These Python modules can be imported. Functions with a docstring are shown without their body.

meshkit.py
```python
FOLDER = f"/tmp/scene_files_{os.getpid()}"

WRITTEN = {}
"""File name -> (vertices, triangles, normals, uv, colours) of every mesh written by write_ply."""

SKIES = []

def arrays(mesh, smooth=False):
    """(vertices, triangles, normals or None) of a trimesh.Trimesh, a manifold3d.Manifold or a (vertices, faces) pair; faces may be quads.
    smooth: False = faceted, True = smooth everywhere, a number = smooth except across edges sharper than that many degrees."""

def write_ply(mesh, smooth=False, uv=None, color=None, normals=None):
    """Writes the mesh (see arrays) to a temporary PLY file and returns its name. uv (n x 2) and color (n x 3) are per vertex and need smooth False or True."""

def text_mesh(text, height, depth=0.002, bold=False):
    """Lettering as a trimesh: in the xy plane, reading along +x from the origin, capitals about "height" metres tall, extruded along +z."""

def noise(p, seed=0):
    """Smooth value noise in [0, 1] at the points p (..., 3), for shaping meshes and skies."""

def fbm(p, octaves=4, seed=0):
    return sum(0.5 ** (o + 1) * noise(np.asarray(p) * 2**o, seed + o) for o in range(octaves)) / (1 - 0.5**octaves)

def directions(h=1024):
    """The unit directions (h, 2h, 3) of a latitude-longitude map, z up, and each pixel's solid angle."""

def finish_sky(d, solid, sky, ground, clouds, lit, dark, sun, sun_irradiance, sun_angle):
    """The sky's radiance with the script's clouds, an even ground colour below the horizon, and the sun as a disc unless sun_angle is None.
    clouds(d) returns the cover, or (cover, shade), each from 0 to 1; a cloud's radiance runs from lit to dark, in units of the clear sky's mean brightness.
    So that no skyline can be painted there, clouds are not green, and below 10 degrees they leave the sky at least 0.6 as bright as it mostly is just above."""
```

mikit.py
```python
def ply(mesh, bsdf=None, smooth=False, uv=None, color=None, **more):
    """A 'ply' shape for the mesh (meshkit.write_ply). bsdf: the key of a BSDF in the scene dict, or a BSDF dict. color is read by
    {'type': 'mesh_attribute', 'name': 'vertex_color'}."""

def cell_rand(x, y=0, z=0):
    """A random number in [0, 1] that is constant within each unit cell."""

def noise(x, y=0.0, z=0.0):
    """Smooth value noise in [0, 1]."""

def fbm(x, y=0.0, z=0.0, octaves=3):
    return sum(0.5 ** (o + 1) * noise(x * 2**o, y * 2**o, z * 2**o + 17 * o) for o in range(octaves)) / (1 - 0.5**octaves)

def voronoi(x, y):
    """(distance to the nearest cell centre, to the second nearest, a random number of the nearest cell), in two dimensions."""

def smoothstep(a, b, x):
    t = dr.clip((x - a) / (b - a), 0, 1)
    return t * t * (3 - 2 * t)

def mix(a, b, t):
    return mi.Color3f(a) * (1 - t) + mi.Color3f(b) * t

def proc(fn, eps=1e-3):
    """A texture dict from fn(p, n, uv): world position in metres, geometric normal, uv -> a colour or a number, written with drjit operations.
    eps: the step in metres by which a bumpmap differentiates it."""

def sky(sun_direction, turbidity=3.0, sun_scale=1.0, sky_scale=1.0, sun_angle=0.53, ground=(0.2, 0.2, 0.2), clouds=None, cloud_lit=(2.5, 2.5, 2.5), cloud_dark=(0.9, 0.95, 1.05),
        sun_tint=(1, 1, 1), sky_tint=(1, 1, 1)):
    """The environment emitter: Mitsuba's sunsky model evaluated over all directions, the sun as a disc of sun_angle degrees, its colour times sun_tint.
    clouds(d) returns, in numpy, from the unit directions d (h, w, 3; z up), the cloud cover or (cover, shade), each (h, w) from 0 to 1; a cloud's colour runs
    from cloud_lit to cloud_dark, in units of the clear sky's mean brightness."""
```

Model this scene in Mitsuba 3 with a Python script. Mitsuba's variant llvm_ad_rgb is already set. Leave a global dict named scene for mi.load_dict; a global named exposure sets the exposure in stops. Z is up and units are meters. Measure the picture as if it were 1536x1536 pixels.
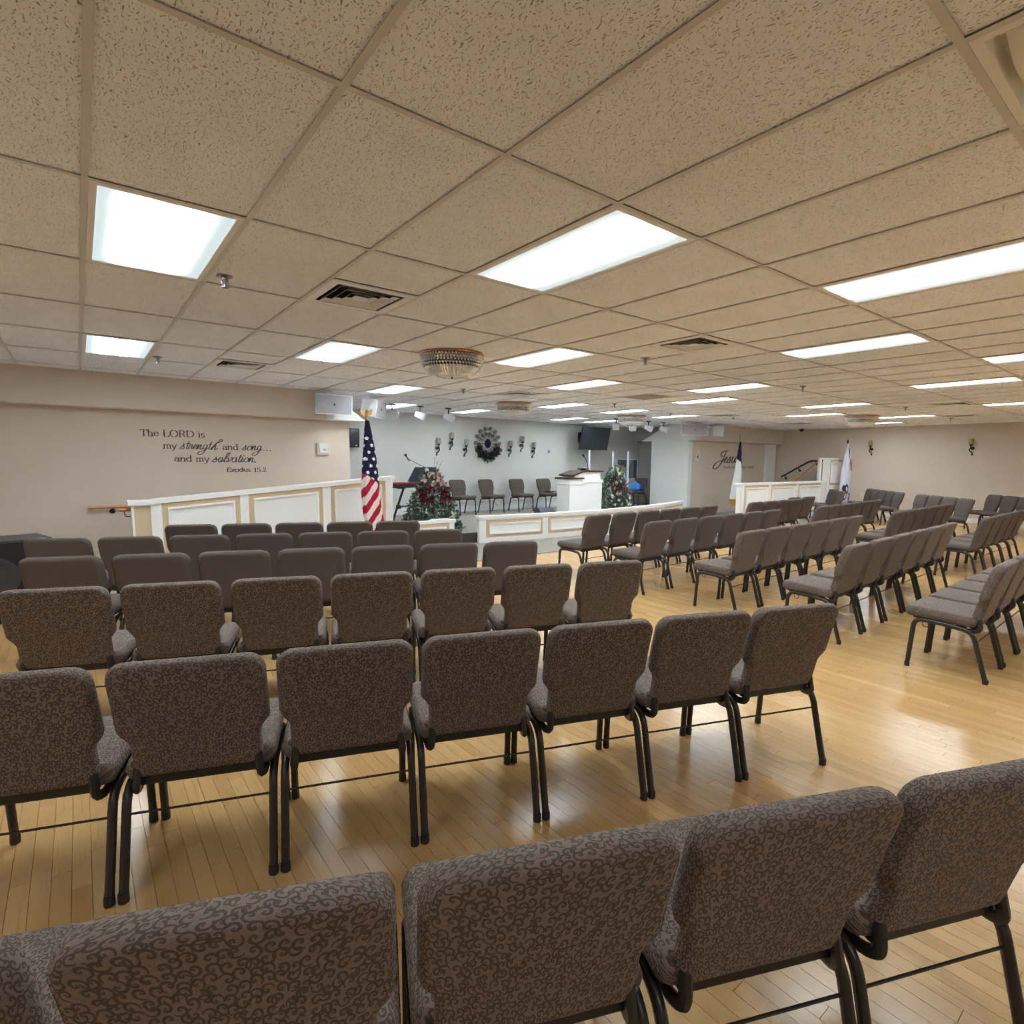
import math, random
import numpy as np
import trimesh
import drjit as dr
import mitsuba as mi
import mikit, meshkit
from shapely.geometry import Polygon, LineString, Point
from shapely import affinity
from shapely.ops import unary_union

T = mi.ScalarTransform4f
PI = math.pi
scene, labels = {}, {}
rng = random.Random(7)

# ------------------------------------------------------------------ camera, exposure
HC = 1.5
YAW, PITCH, ROLL, FPX = 0.670363711, -0.116806710, 0.0106986726, 838.150472
OX, OY, GX, GY = 0.702395796, 0.565185463, 0.6096, 1.2192
CE = HC + 1.12324672                                  # underside of the ceiling grid
_f = np.array([math.sin(YAW) * math.cos(PITCH), math.cos(YAW) * math.cos(PITCH), math.sin(PITCH)])
_r0 = np.array([math.cos(YAW), -math.sin(YAW), 0.0])
_u0 = np.cross(_r0, _f)
_up = -_r0 * math.sin(ROLL) + _u0 * math.cos(ROLL)
_rt = _r0 * math.cos(ROLL) + _u0 * math.sin(ROLL)
CAM = np.array([0, 0, HC])
scene['camera'] = {
    'type': 'perspective', 'fov_axis': 'x', 'fov': math.degrees(2 * math.atan(768 / FPX)),
    'principal_point_offset_x': -17.293 / 1536, 'principal_point_offset_y': -23.227 / 1536,
    'near_clip': 0.05, 'far_clip': 100.0,
    'to_world': T().look_at(origin=[0, 0, HC], target=[float(v) for v in CAM + _f], up=[float(v) for v in _up])}
exposure = 2.20
EDGE = 0.60 / 2 ** exposure
STAGE_DIM = 0.60
LAMP = 11.0                                            # radiance of the tubes behind the lens
def project(p):
    d = np.asarray(p, float) - CAM
    z = d @ _f
    return np.stack([768 + 17.3 + FPX * (d @ _rt) / z, 768 + 23.2 - FPX * (d @ _up) / z, z], -1)

# ------------------------------------------------------------------ materials
def rgb(*c):
    return {'type': 'rgb', 'value': list(c)}
def mat(name, color, rough=0.6, spec=0.5, metal=0.0, **k):
    scene[name] = {'type': 'twosided', 'bsdf': {'type': 'principled', 'base_color': color if isinstance(color, dict) else rgb(*color), 'roughness': rough,
                   'specular': spec, 'metallic': metal, **k}}
    return name

def f_fabric(p, n, uv):
    c = 0.0175
    u, v = uv.x / c, uv.y / c
    iu, iv = dr.floor(u), dr.floor(v)
    ink = mi.Float(0)
    for a in (-1, 0, 1):
        for b in (-1, 0, 1):
            cx, cy = iu + a, iv + b
            r1, r2, r3 = mikit.cell_rand(cx, cy, 1), mikit.cell_rand(cx, cy, 2), mikit.cell_rand(cx, cy, 3)
            dx, dy = u - (cx + 0.25 + 0.5 * r1), v - (cy + 0.25 + 0.5 * r2)
            hand = dr.select(mikit.cell_rand(cx, cy, 4) > 0.5, 1.0, -1.0)
            r = dr.sqrt(dx * dx + dy * dy)
            t = (dr.atan2(dy, dx) * hand + r3 * 6.2832) / 6.2832
            t = t - dr.floor(t)
            rs = 0.12 + 0.52 * t
            w = 0.060 + 0.065 * dr.sin(t * 3.1416)
            ink = dr.maximum(ink, 1 - mikit.smoothstep(w * 0.75, w * 1.35, dr.abs(r - rs)))
            ink = dr.maximum(ink, 1 - mikit.smoothstep(0.07, 0.13, r))
    weave = mikit.noise(uv.x * 900, uv.y * 900) * 0.5 + mikit.noise(uv.x * 260, uv.y * 420) * 0.5
    base = mikit.mix((0.135, 0.104, 0.085), (0.215, 0.172, 0.145), weave)
    dark = mikit.mix((0.040, 0.030, 0.027), (0.070, 0.055, 0.049), weave)
    return mikit.mix(base, dark, ink * 0.85)
FABRIC = mat('mat_fabric', mikit.proc(f_fabric), 0.85, 0.25, sheen=0.45, sheen_tint=0.5)
FABRIC_PLAIN = mat('mat_fabric_plain', (0.100, 0.079, 0.069), 0.85, 0.25, sheen=0.40, sheen_tint=0.5)
METAL = mat('mat_black_metal', (0.020, 0.017, 0.016), 0.38, 0.5)
PLASTIC = mat('mat_black_plastic', (0.012, 0.012, 0.013), 0.45, 0.5)

BW, BL = 0.0572, 0.86                                  # floor strip width and board length
def f_wood(p, n, uv):
    s = dr.floor(p.x / BW)
    o = mikit.cell_rand(s, 7) * BL
    b = dr.floor((p.y + o) / BL)
    t1, t2 = mikit.cell_rand(s, b, 3), mikit.cell_rand(s, b, 9)
    g = mikit.fbm(p.x * 120, p.y * 5 + t1 * 40, s, octaves=3)
    h = mikit.noise(p.x * 14, p.y * 2.2, t1 * 9)
    c = mikit.mix((0.42, 0.245, 0.090), (0.565, 0.37, 0.165), t1 * 0.55 + h * 0.25 + g * 0.2)
    c = mikit.mix(c, (0.43, 0.235, 0.085), mikit.smoothstep(0.80, 1.0, t2) * 0.6)
    c = mikit.mix(c, (0.36, 0.20, 0.075), mikit.smoothstep(0.60, 0.78, g) * 0.35)
    return c
WOOD = mat('mat_floor_wood', mikit.proc(f_wood), 0.24, 0.55)
GROOVE = mat('mat_groove', (0.27, 0.15, 0.055), 0.8, 0.2)

def f_tile(p, n, uv):
    w = mikit.noise(p.x * 60, p.y * 60) * 0.9
    d1, d2, r = mikit.voronoi(p.x * 92 + w * 1.2, p.y * 64 + mikit.noise(p.x * 60, p.y * 60, 3.0) * 1.6)
    pit = (1 - mikit.smoothstep(0.12, 0.27, d1)) * mikit.smoothstep(0.15, 0.45, r)
    e1, e2, q = mikit.voronoi(p.x * 210 + 9, p.y * 170 + w * 2)
    pin = (1 - mikit.smoothstep(0.12, 0.3, e1)) * mikit.smoothstep(0.55, 0.8, q)
    tone = 0.96 + 0.06 * mikit.noise(p.x * 4, p.y * 4, 8.0)
    c = mikit.mix((0.86, 0.885, 0.935), (0.24, 0.20, 0.165), dr.maximum(pit * 0.85, pin * 0.5))
    return c * tone
TILE = mat('mat_ceiling_tile', mikit.proc(f_tile), 0.9, 0.1)
TEE = mat('mat_tee', (0.62, 0.605, 0.58), 0.5, 0.3)
GRID = mat('mat_grid_metal', (0.80, 0.785, 0.755), 0.5, 0.3)
def f_wall(p, n, uv):
    k = mikit.fbm(p.x * 1.3 + p.y * 1.3, p.z * 1.3, 4.0) * 0.07 + 0.965
    return mi.Color3f(0.680, 0.590, 0.500) * k
WALL = mat('mat_wall_tan', mikit.proc(f_wall), 0.75, 0.25)
WALL_STAGE = mat('mat_wall_stage', (0.60, 0.60, 0.575), 0.75, 0.25)
RETURN = mat('mat_wall_return', (0.76, 0.765, 0.745), 0.75, 0.25)
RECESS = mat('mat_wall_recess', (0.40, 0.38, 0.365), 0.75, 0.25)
WHITE = mat('mat_white_trim', (0.82, 0.82, 0.80), 0.4, 0.5)
CREAM = mat('mat_cream_field', (0.60, 0.46, 0.29), 0.6, 0.3)
def f_carpet(p, n, uv):
    return mikit.mix((0.13, 0.115, 0.10), (0.36, 0.335, 0.30), mikit.noise(p.x * 140, p.y * 140, p.z * 140) * 0.6 + mikit.noise(p.x * 45, p.y * 45, p.z * 45) * 0.4)
CARPET = mat('mat_carpet', mikit.proc(f_carpet), 0.95, 0.05)
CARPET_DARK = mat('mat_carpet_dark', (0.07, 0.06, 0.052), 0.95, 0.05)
LETTER = mat('mat_lettering', (0.035, 0.022, 0.017), 0.5, 0.3)
LETTER_SOFT = mat('mat_lettering_soft', (0.14, 0.10, 0.08), 0.6, 0.3)
OAK = mat('mat_oak', (0.60, 0.28, 0.09), 0.35, 0.5)
DARKWOOD = mat('mat_dark_wood', (0.055, 0.022, 0.014), 0.35, 0.5)
SPK_WHITE = mat('mat_speaker_white', (0.74, 0.76, 0.78), 0.45, 0.4)
SPK_GRILL = mat('mat_speaker_grille', (0.40, 0.40, 0.44), 0.6, 0.3)
GREY_BLACK = mat('mat_cabinet_black', (0.045, 0.045, 0.047), 0.5, 0.4)
SCREEN = mat('mat_screen', (0.012, 0.018, 0.028), 0.12, 0.6)
NAVY = mat('mat_navy', (0.010, 0.011, 0.024), 0.75, 0.2)
CYMBAL = mat('mat_cymbal', (0.62, 0.58, 0.50), 0.3, 0.5, 0.8)
IRON = mat('mat_iron', (0.020, 0.019, 0.020), 0.5, 0.4)
GOLD = mat('mat_gold', (0.62, 0.40, 0.14), 0.28, 0.5, 0.9)
COPPER = mat('mat_copper_rim', (0.62, 0.36, 0.20), 0.3, 0.5, 0.8)
CHROME = mat('mat_chrome', (0.28, 0.26, 0.26), 0.25, 0.5, 0.9)
AMBER = mat('mat_amber_glass', (0.42, 0.30, 0.12), 0.15, 0.6)
SMOKE = mat('mat_smoke_glass', (0.34, 0.32, 0.29), 0.12, 0.6)
CANDLE = mat('mat_candle', (0.80, 0.74, 0.60), 0.6, 0.3)
LEAF = mat('mat_leaf', (0.055, 0.085, 0.055), 0.6, 0.3)
LEAF_PALE = mat('mat_leaf_pale', (0.13, 0.16, 0.13), 0.6, 0.3)
BURGUNDY = mat('mat_burgundy', (0.12, 0.010, 0.022), 0.6, 0.3)
PINK = mat('mat_flower_pink', (0.66, 0.42, 0.42), 0.7, 0.2)
PALE = mat('mat_flower_pale', (0.74, 0.74, 0.62), 0.7, 0.2)
TWIG = mat('mat_twig', (0.12, 0.08, 0.05), 0.8, 0.2)
RED = mat('mat_red_case', (0.30, 0.015, 0.03), 0.35, 0.5)
KEYWHITE = mat('mat_key_white', (0.75, 0.75, 0.75), 0.3, 0.5)
BLUE = mat('mat_blue_bag', (0.05, 0.30, 0.85), 0.45, 0.4)
BLUE_DARK = mat('mat_blue_dark', (0.01, 0.05, 0.30), 0.5, 0.4)
DUCT = mat('mat_duct_dark', (0.018, 0.020, 0.028), 0.5, 0.4)
VENT = mat('mat_vent_white', (0.80, 0.80, 0.77), 0.4, 0.4)
VENT_TAN = mat('mat_vent_tan', (0.42, 0.38, 0.33), 0.7, 0.2)
PLATE = mat('mat_plate', (0.72, 0.68, 0.58), 0.4, 0.4)
PLINTH = mat('mat_baseboard', (0.72, 0.77, 0.80), 0.35, 0.5)
SLATE = mat('mat_slate', (0.055, 0.065, 0.085), 0.5, 0.4)
PAPER = mat('mat_paper', (0.80, 0.84, 0.90), 0.6, 0.3)
WINDOW_DARK = mat('mat_window_dark', (0.085, 0.095, 0.125), 0.15, 0.6)
ACRYLIC_EDGE = mat('mat_acrylic_edge', (0.72, 0.76, 0.90), 0.25, 0.6)
scene['mat_acrylic'] = {'type': 'thindielectric', 'int_ior': 1.30}
scene['mat_crystal'] = {'type': 'twosided', 'bsdf': {'type': 'principled', 'base_color': rgb(0.93, 0.93, 0.92), 'roughness': 0.10, 'specular': 0.9, 'metallic': 0.65}}
CRYSTAL = 'mat_crystal'
BASIN = mat('mat_basin_glass', (0.75, 0.72, 0.68), 0.12, 0.9)

def f_us_flag(p, n, uv):                               # uv in metres along the draped cloth: u across, v height
    u, v = uv.x, uv.y
    edge = 1.30 - 0.75 * (u + 0.05)
    # stars on staggered rows
    a, b = u / 0.115 + v * 0.9, v / 0.098
    row = dr.floor(b)
    a = a + 0.5 * (row - 2 * dr.floor(row / 2))
    x, y = (a - dr.floor(a) - 0.5) * 0.115, (b - row - 0.5) * 0.098
    ang = dr.atan2(x, y)
    k = ang / 6.28318 * 5 + 0.5
    k = (k - dr.floor(k) - 0.5) * 6.28318 / 5
    r = dr.sqrt(x * x + y * y)
    star = dr.select(r * (dr.cos(dr.abs(k)) + 1.25 * dr.sin(dr.abs(k))) < 0.031, 1.0, 0.0)
    s = (v * 0.56 - u * 0.83) / 0.150
    s = s - dr.floor(s)
    stripe = mikit.mix((0.42, 0.012, 0.045), (0.72, 0.66, 0.62), dr.select(s > 0.5, 1.0, 0.0))
    blue = mikit.mix((0.010, 0.012, 0.045), (0.80, 0.80, 0.86), star * dr.select(v < 1.86, 1.0, 0.0))
    return dr.select(v > edge, blue, stripe)
def f_white_flag(p, n, uv):
    u, v = uv.x, uv.y
    c = dr.select(v > 1.52 - 0.9 * u, mi.Color3f(0.012, 0.014, 0.05), mi.Color3f(0.74, 0.76, 0.74))
    return dr.select((u > 0.05) & (v > 1.62), mi.Color3f(0.55, 0.36, 0.12), c)
def f_pale_flag(p, n, uv):
    u, v = uv.x, uv.y
    c = mi.Color3f(0.66, 0.66, 0.76)
    r = dr.sqrt(dr.square(u + 0.13) + dr.square((v - 0.80) * 0.7))
    ring = (r < 0.10) & (r > 0.055)
    r2 = dr.sqrt(dr.square(u - 0.07) + dr.square((v - 0.58) * 0.8))
    ring2 = (r2 < 0.09) & (r2 > 0.03)
    tail = (dr.abs(u + 0.15 - 0.5 * (v - 0.6)) < 0.02) & (v < 0.75)
    mark = (dr.abs(u - 0.01 * dr.sin(v * 14)) < 0.036) & (v > 1.72) & (v < 2.02)
    c = dr.select(ring | ring2 | tail | mark, mi.Color3f(0.02, 0.018, 0.05), c)
    red = (u > 0.055) & (v > 1.36) & (v < 1.68)
    c = dr.select(red, mi.Color3f(0.25, 0.03, 0.05), c)
    blot = (dr.abs(u + 0.01) < 0.04) & (mikit.noise(u * 60, v * 40) > 0.62) & (v > 1.0) & (v < 1.6)
    return dr.select(blot, mi.Color3f(0.16, 0.17, 0.36), c)
US = mat('mat_us_flag', mikit.proc(f_us_flag), 0.7, 0.2)
WF = mat('mat_white_flag', mikit.proc(f_white_flag), 0.7, 0.2)
PF = mat('mat_pale_flag', mikit.proc(f_pale_flag), 0.7, 0.2)
FRINGE = mat('mat_fringe', (0.62, 0.36, 0.05), 0.6, 0.3)

def f_lens(p, n, uv):                                   # what shines through a prismatic lens over two tubes
    u, v = uv.x, uv.y
    t = dr.exp(-dr.square((u - 0.32) / 0.10)) + dr.exp(-dr.square((u - 0.66) / 0.10))
    ends = mikit.smoothstep(0.0, 0.10, v) * mikit.smoothstep(0.0, 0.10, 1 - v)
    k = t * (0.12 + 0.88 * ends)
    return (mi.Color3f(EDGE * .72, EDGE, EDGE * 1.13) + mi.Color3f(LAMP * 0.90, LAMP * 1.0, LAMP * 1.06) * k)

def f_lens_dim(p, n, uv):                               # weaker tubes
    return f_lens(p, n, uv) * STAGE_DIM

# ------------------------------------------------------------------ mesh helpers
def box(x0, x1, y0, y1, z0, z1, c=0.0):
    if c <= 0:
        m = trimesh.creation.box([x1 - x0, y1 - y0, z1 - z0])
        m.apply_translation([(x0 + x1) / 2, (y0 + y1) / 2, (z0 + z1) / 2])
        return m
    pts = []
    for sx in (0, 1):
        for sy in (0, 1):
            for sz in (0, 1):
                X, Y, Z = (x0, x1)[sx], (y0, y1)[sy], (z0, z1)[sz]
                dx, dy, dz = c * (1 - 2 * sx), c * (1 - 2 * sy), c * (1 - 2 * sz)
                pts += [[X, Y + dy, Z + dz], [X + dx, Y, Z + dz], [X + dx, Y + dy, Z]]
    return trimesh.Trimesh(np.array(pts)).convex_hull
def cat(*ms):
    l = []
    for m in ms:
        l += m if isinstance(m, (list, tuple)) else [m]
    return trimesh.util.concatenate(l)
def hull(pts):
    return trimesh.Trimesh(np.array(pts, float)).convex_hull
def frames(path):
    p = np.asarray(path, float)
    t = np.gradient(p, axis=0)
    t /= np.linalg.norm(t, axis=1, keepdims=True) + 1e-12
    a = np.cross(t[0], [0, 0, 1.0] if abs(t[0][2]) < 0.9 else [1.0, 0, 0])
    a /= np.linalg.norm(a)
    A = []
    for k in range(len(p)):
        a = a - t[k] * (a @ t[k])
        a /= np.linalg.norm(a) + 1e-12
        A.append(a)
    A = np.array(A)
    return p, A, np.cross(t, A)
def tube(path, r, n=10, cap=True):
    p, A, B = frames(path)
    r = np.broadcast_to(r, (len(p),))
    ang = np.arange(n) * 2 * PI / n
    v = p[:, None] + r[:, None, None] * (np.cos(ang)[None, :, None] * A[:, None] + np.sin(ang)[None, :, None] * B[:, None])
    v = v.reshape(-1, 3)
    f = []
    for i in range(len(p) - 1):
        for j in range(n):
            a, b, c, d = i * n + j, i * n + (j + 1) % n, (i + 1) * n + (j + 1) % n, (i + 1) * n + j
            f += [[a, b, c], [a, c, d]]
    if cap:
        k = len(v)
        v = np.vstack([v, p[0], p[-1]])
        o = (len(p) - 1) * n
        for j in range(n):
            f += [[k, (j + 1) % n, j], [k + 1, o + j, o + (j + 1) % n]]
    m = trimesh.Trimesh(v, np.array(f), process=False)
    return m
def lathe(prof, n=24, center=(0, 0, 0)):
    """prof: (radius, z) from bottom to top."""
    prof = np.array(prof, float)
    ang = np.arange(n) * 2 * PI / n
    v = np.stack([prof[:, :1] * np.cos(ang), prof[:, :1] * np.sin(ang), np.repeat(prof[:, 1:], n, 1)], -1).reshape(-1, 3)
    f = []
    for i in range(len(prof) - 1):
        for j in range(n):
            a, b, c, d = i * n + j, i * n + (j + 1) % n, (i + 1) * n + (j + 1) % n, (i + 1) * n + j
            f += [[a, b, c], [a, c, d]]
    k = len(v)
    v = np.vstack([v, [0, 0, prof[0, 1]], [0, 0, prof[-1, 1]]])
    o = (len(prof) - 1) * n
    for j in range(n):
        f += [[k, (j + 1) % n, j], [k + 1, o + j, o + (j + 1) % n]]
    v = v + np.array(center, float)
    return trimesh.Trimesh(v, np.array(f), process=False)
def move(m, x=0, y=0, z=0, rz=0.0, rx=0.0, ry=0.0):
    m = m.copy()
    for ang, ax in ((rx, [1, 0, 0]), (ry, [0, 1, 0]), (rz, [0, 0, 1])):
        if ang:
            m.apply_transform(trimesh.transformations.rotation_matrix(ang, ax))
    m.apply_translation([x, y, z])
    return m
def prism_xz(poly, y0, y1):
    """polygon given in (x, z), extruded from y0 to y1."""
    m = trimesh.creation.extrude_polygon(Polygon(poly) if not isinstance(poly, Polygon) else poly, y1 - y0, engine='earcut')
    v = m.vertices.copy()
    m.vertices = np.stack([v[:, 0], y1 - v[:, 2], v[:, 1]], -1)
    return m
def prism_yz(poly, x0, x1):
    m = trimesh.creation.extrude_polygon(Polygon(poly) if not isinstance(poly, Polygon) else poly, x1 - x0, engine='earcut')
    v = m.vertices.copy()
    m.vertices = np.stack([x0 + v[:, 2], v[:, 0], v[:, 1]], -1)
    return m
def prism_xy(poly, z0, z1):
    m = trimesh.creation.extrude_polygon(Polygon(poly) if not isinstance(poly, Polygon) else poly, z1 - z0, engine='earcut')
    m.apply_translation([0, 0, z0])
    return m
def ball(x, y, z, r, s=2):
    m = trimesh.creation.icosphere(s, r)
    m.apply_translation([x, y, z])
    return m

# ------------------------------------------------------------------ scene helpers
used = {}
def numbered(name):
    k = used.get(name, -1) + 1
    used[name] = k
    return name if k == 0 else f'{name}_{k:03d}'
def put(key, shape, m=None, label=None, kind=None):
    scene[key] = shape if m is None else {**shape, 'to_world': m}
    if label:
        labels.setdefault(key, {})['label'] = label
    if kind:
        labels.setdefault(key, {})['kind'] = kind
    return key
def struct(name, mesh, material, parent=None, smooth=False):
    key = numbered((parent + '__' if parent else '') + name)
    put(key, mikit.ply(mesh, material, smooth=smooth))
    if not parent:
        labels[key] = {'kind': 'structure'}
    return key
def thing(name, label, category, group=None):
    key = numbered(name)
    labels[key] = {'label': label, 'category': category}
    if group:
        labels[key]['group'] = group
    return key
def part(parent, name, mesh, material, smooth=30, label=None, kind=None, m=None, uv=None, **k):
    key = numbered(parent + '__' + name)
    shape = mesh if isinstance(mesh, dict) else mikit.ply(mesh, material, smooth=smooth, uv=uv, **k)
    return put(key, shape, m, label, kind)
def solo(name, mesh, material, label, category, group=None, smooth=30, uv=None, kind=None):
    key = thing(name, label, category, group)
    if kind:
        labels[key]['kind'] = kind
    put(key, mikit.ply(mesh, material, smooth=smooth, uv=uv))
    return key

# ================================================================== ROOM SHELL
XL, XR, YB, YF, YS = -2.955, 18.60, -4.31, 9.75, 12.30     # left, right, back, front wall, back of the stage
ZS = 0.20                                                   # stage floor
RX0, RX1, RX2 = 3.78, 13.70, 14.55                          # stage opening, its right return, side wall
struct('wall_left', box(XL - .15, XL, YB, YF + .15, -.05, CE + .3), WALL)
struct('wall_back', box(XL - .15, XR + .15, YB - .15, YB, -.05, CE + .3), WALL_STAGE)
struct('wall_right', box(XR, XR + .15, YB, YF + .15, -.05, CE + .3), WALL)
struct('wall_front', box(XL, RX0, YF, YF + .15, -.05, CE + .3), WALL)
struct('wall_front', box(RX1 + .16, XR, YF, YF + .15, -.05, CE + .3), WALL)
struct('wall_stage', box(RX0 - .15, RX2 + .15, YS, YS + .15, -.05, CE + .3), WALL_STAGE)
struct('wall_stage_left', box(RX0 - .15, RX0, YF + .15, YS, -.05, CE + .3), WALL_STAGE)
struct('wall_stage_return', box(RX1, RX1 + .16, YF, 11.05, -.05, 2.168), RETURN)
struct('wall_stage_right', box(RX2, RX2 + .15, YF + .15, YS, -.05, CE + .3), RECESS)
# soffits over the front wall
SB = 2.17
struct('trim_1', prism_xz([(XL, SB), (3.30, SB), (3.30, CE + .06), (XL, CE + .06)], 9.47, YF), WALL)
struct('trim_2', prism_xz([(3.30, SB), (3.98, SB), (3.80, 2.30), (3.60, 2.43), (3.42, 2.53), (3.30, CE + .03)], 9.47, YF), RETURN)
struct('trim_3', box(RX1, XR, 9.47, YF, SB, CE + .06), WALL)
struct('trim_4', prism_yz([(9.46, 2.165), (11.43, 2.165), (10.42, CE + .02), (9.46, CE + .02)], RX1 - .03, RX1 + .16), RETURN)
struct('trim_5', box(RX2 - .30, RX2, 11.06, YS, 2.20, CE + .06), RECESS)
# white corner casing and pilaster
struct('trim_6', box(17.93, 18.50, YF - .10, YF, -.01, 2.17, .008), WHITE)
struct('trim_7', box(RX1 + .02, RX1 + .20, YF - .02, YF + .01, ZS, SB), RETURN)
# baseboards
struct('baseboard_front', box(XL, RX0, YF - .015, YF, 0, .11, .004), WHITE)
struct('baseboard_right', box(XR - .015, XR, YB, 7.4, 0, .13, .004), WHITE)
struct('baseboard_stage', box(RX0, RX2, YS - .018, YS, ZS, ZS + .15, .005), PLINTH)

# ------------------------------------------------------------------ floor: maple strips, each board its own geometry
struct('floor', box(XL, XR, YB, YF, -.06, -.004), GROOVE)
YC = 6.95                                                   # the wood ends here, carpet beyond
def cr(x, y=0, z=0):
    return np.array(mikit.cell_rand(mi.Float(np.asarray(x, np.float32)), y, z))
s0, s1 = math.floor(XL / BW), math.floor(XR / BW)
S = np.arange(s0, s1 + 1)
OFF = cr(S, 7) * BL
boards = []
for s, o in zip(S, OFF):
    for b in range(math.floor((YB + o) / BL), math.floor((YC + o) / BL) + 1):
        x0, x1 = max(s * BW, XL) + .00025, min((s + 1) * BW, XR) - .00025
        y0, y1 = max(b * BL - o, YB) + .00025, min((b + 1) * BL - o, YC) - .00025
        if x1 - x0 > .004 and y1 - y0 > .01:
            boards.append((x0, x1, y0, y1))
Bd = np.array(boards)
ctr = np.stack([(Bd[:, 0] + Bd[:, 1]) / 2, (Bd[:, 2] + Bd[:, 3]) / 2, 0 * Bd[:, 0]], -1)
pp = project(ctr)
vis = (pp[:, 2] > .3) & (pp[:, 0] > -60) & (pp[:, 0] < 1600) & (pp[:, 1] > 700) & (pp[:, 1] < 1600)
near = np.where(vis, pp[:, 2], 1e9)
order = np.argsort(near)
single = set(order[:290].tolist())
def board_mesh(x0, x1, y0, y1):
    e = .0006
    v = np.array([[x0, y0, -.004], [x1, y0, -.004], [x1, y1, -.004], [x0, y1, -.004],
                  [x0 + e, y0 + e, 0], [x1 - e, y0 + e, 0], [x1 - e, y1 - e, 0], [x0 + e, y1 - e, 0]])
    f = [[4, 5, 6], [4, 6, 7], [0, 1, 5], [0, 5, 4], [1, 2, 6], [1, 6, 5], [2, 3, 7], [2, 7, 6], [3, 0, 4], [3, 4, 7]]
    return v, np.array(f)
vs, fs, n0 = [], [], 0
for k, b in enumerate(boards):
    v, f = board_mesh(*b)
    if k in single:
        part('floor', 'board', (v, f), WOOD, smooth=False)
    else:
        vs.append(v); fs.append(f + n0); n0 += 8
part('floor', 'board_field', (np.vstack(vs), np.vstack(fs)), WOOD, smooth=False, kind='stuff')
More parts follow.
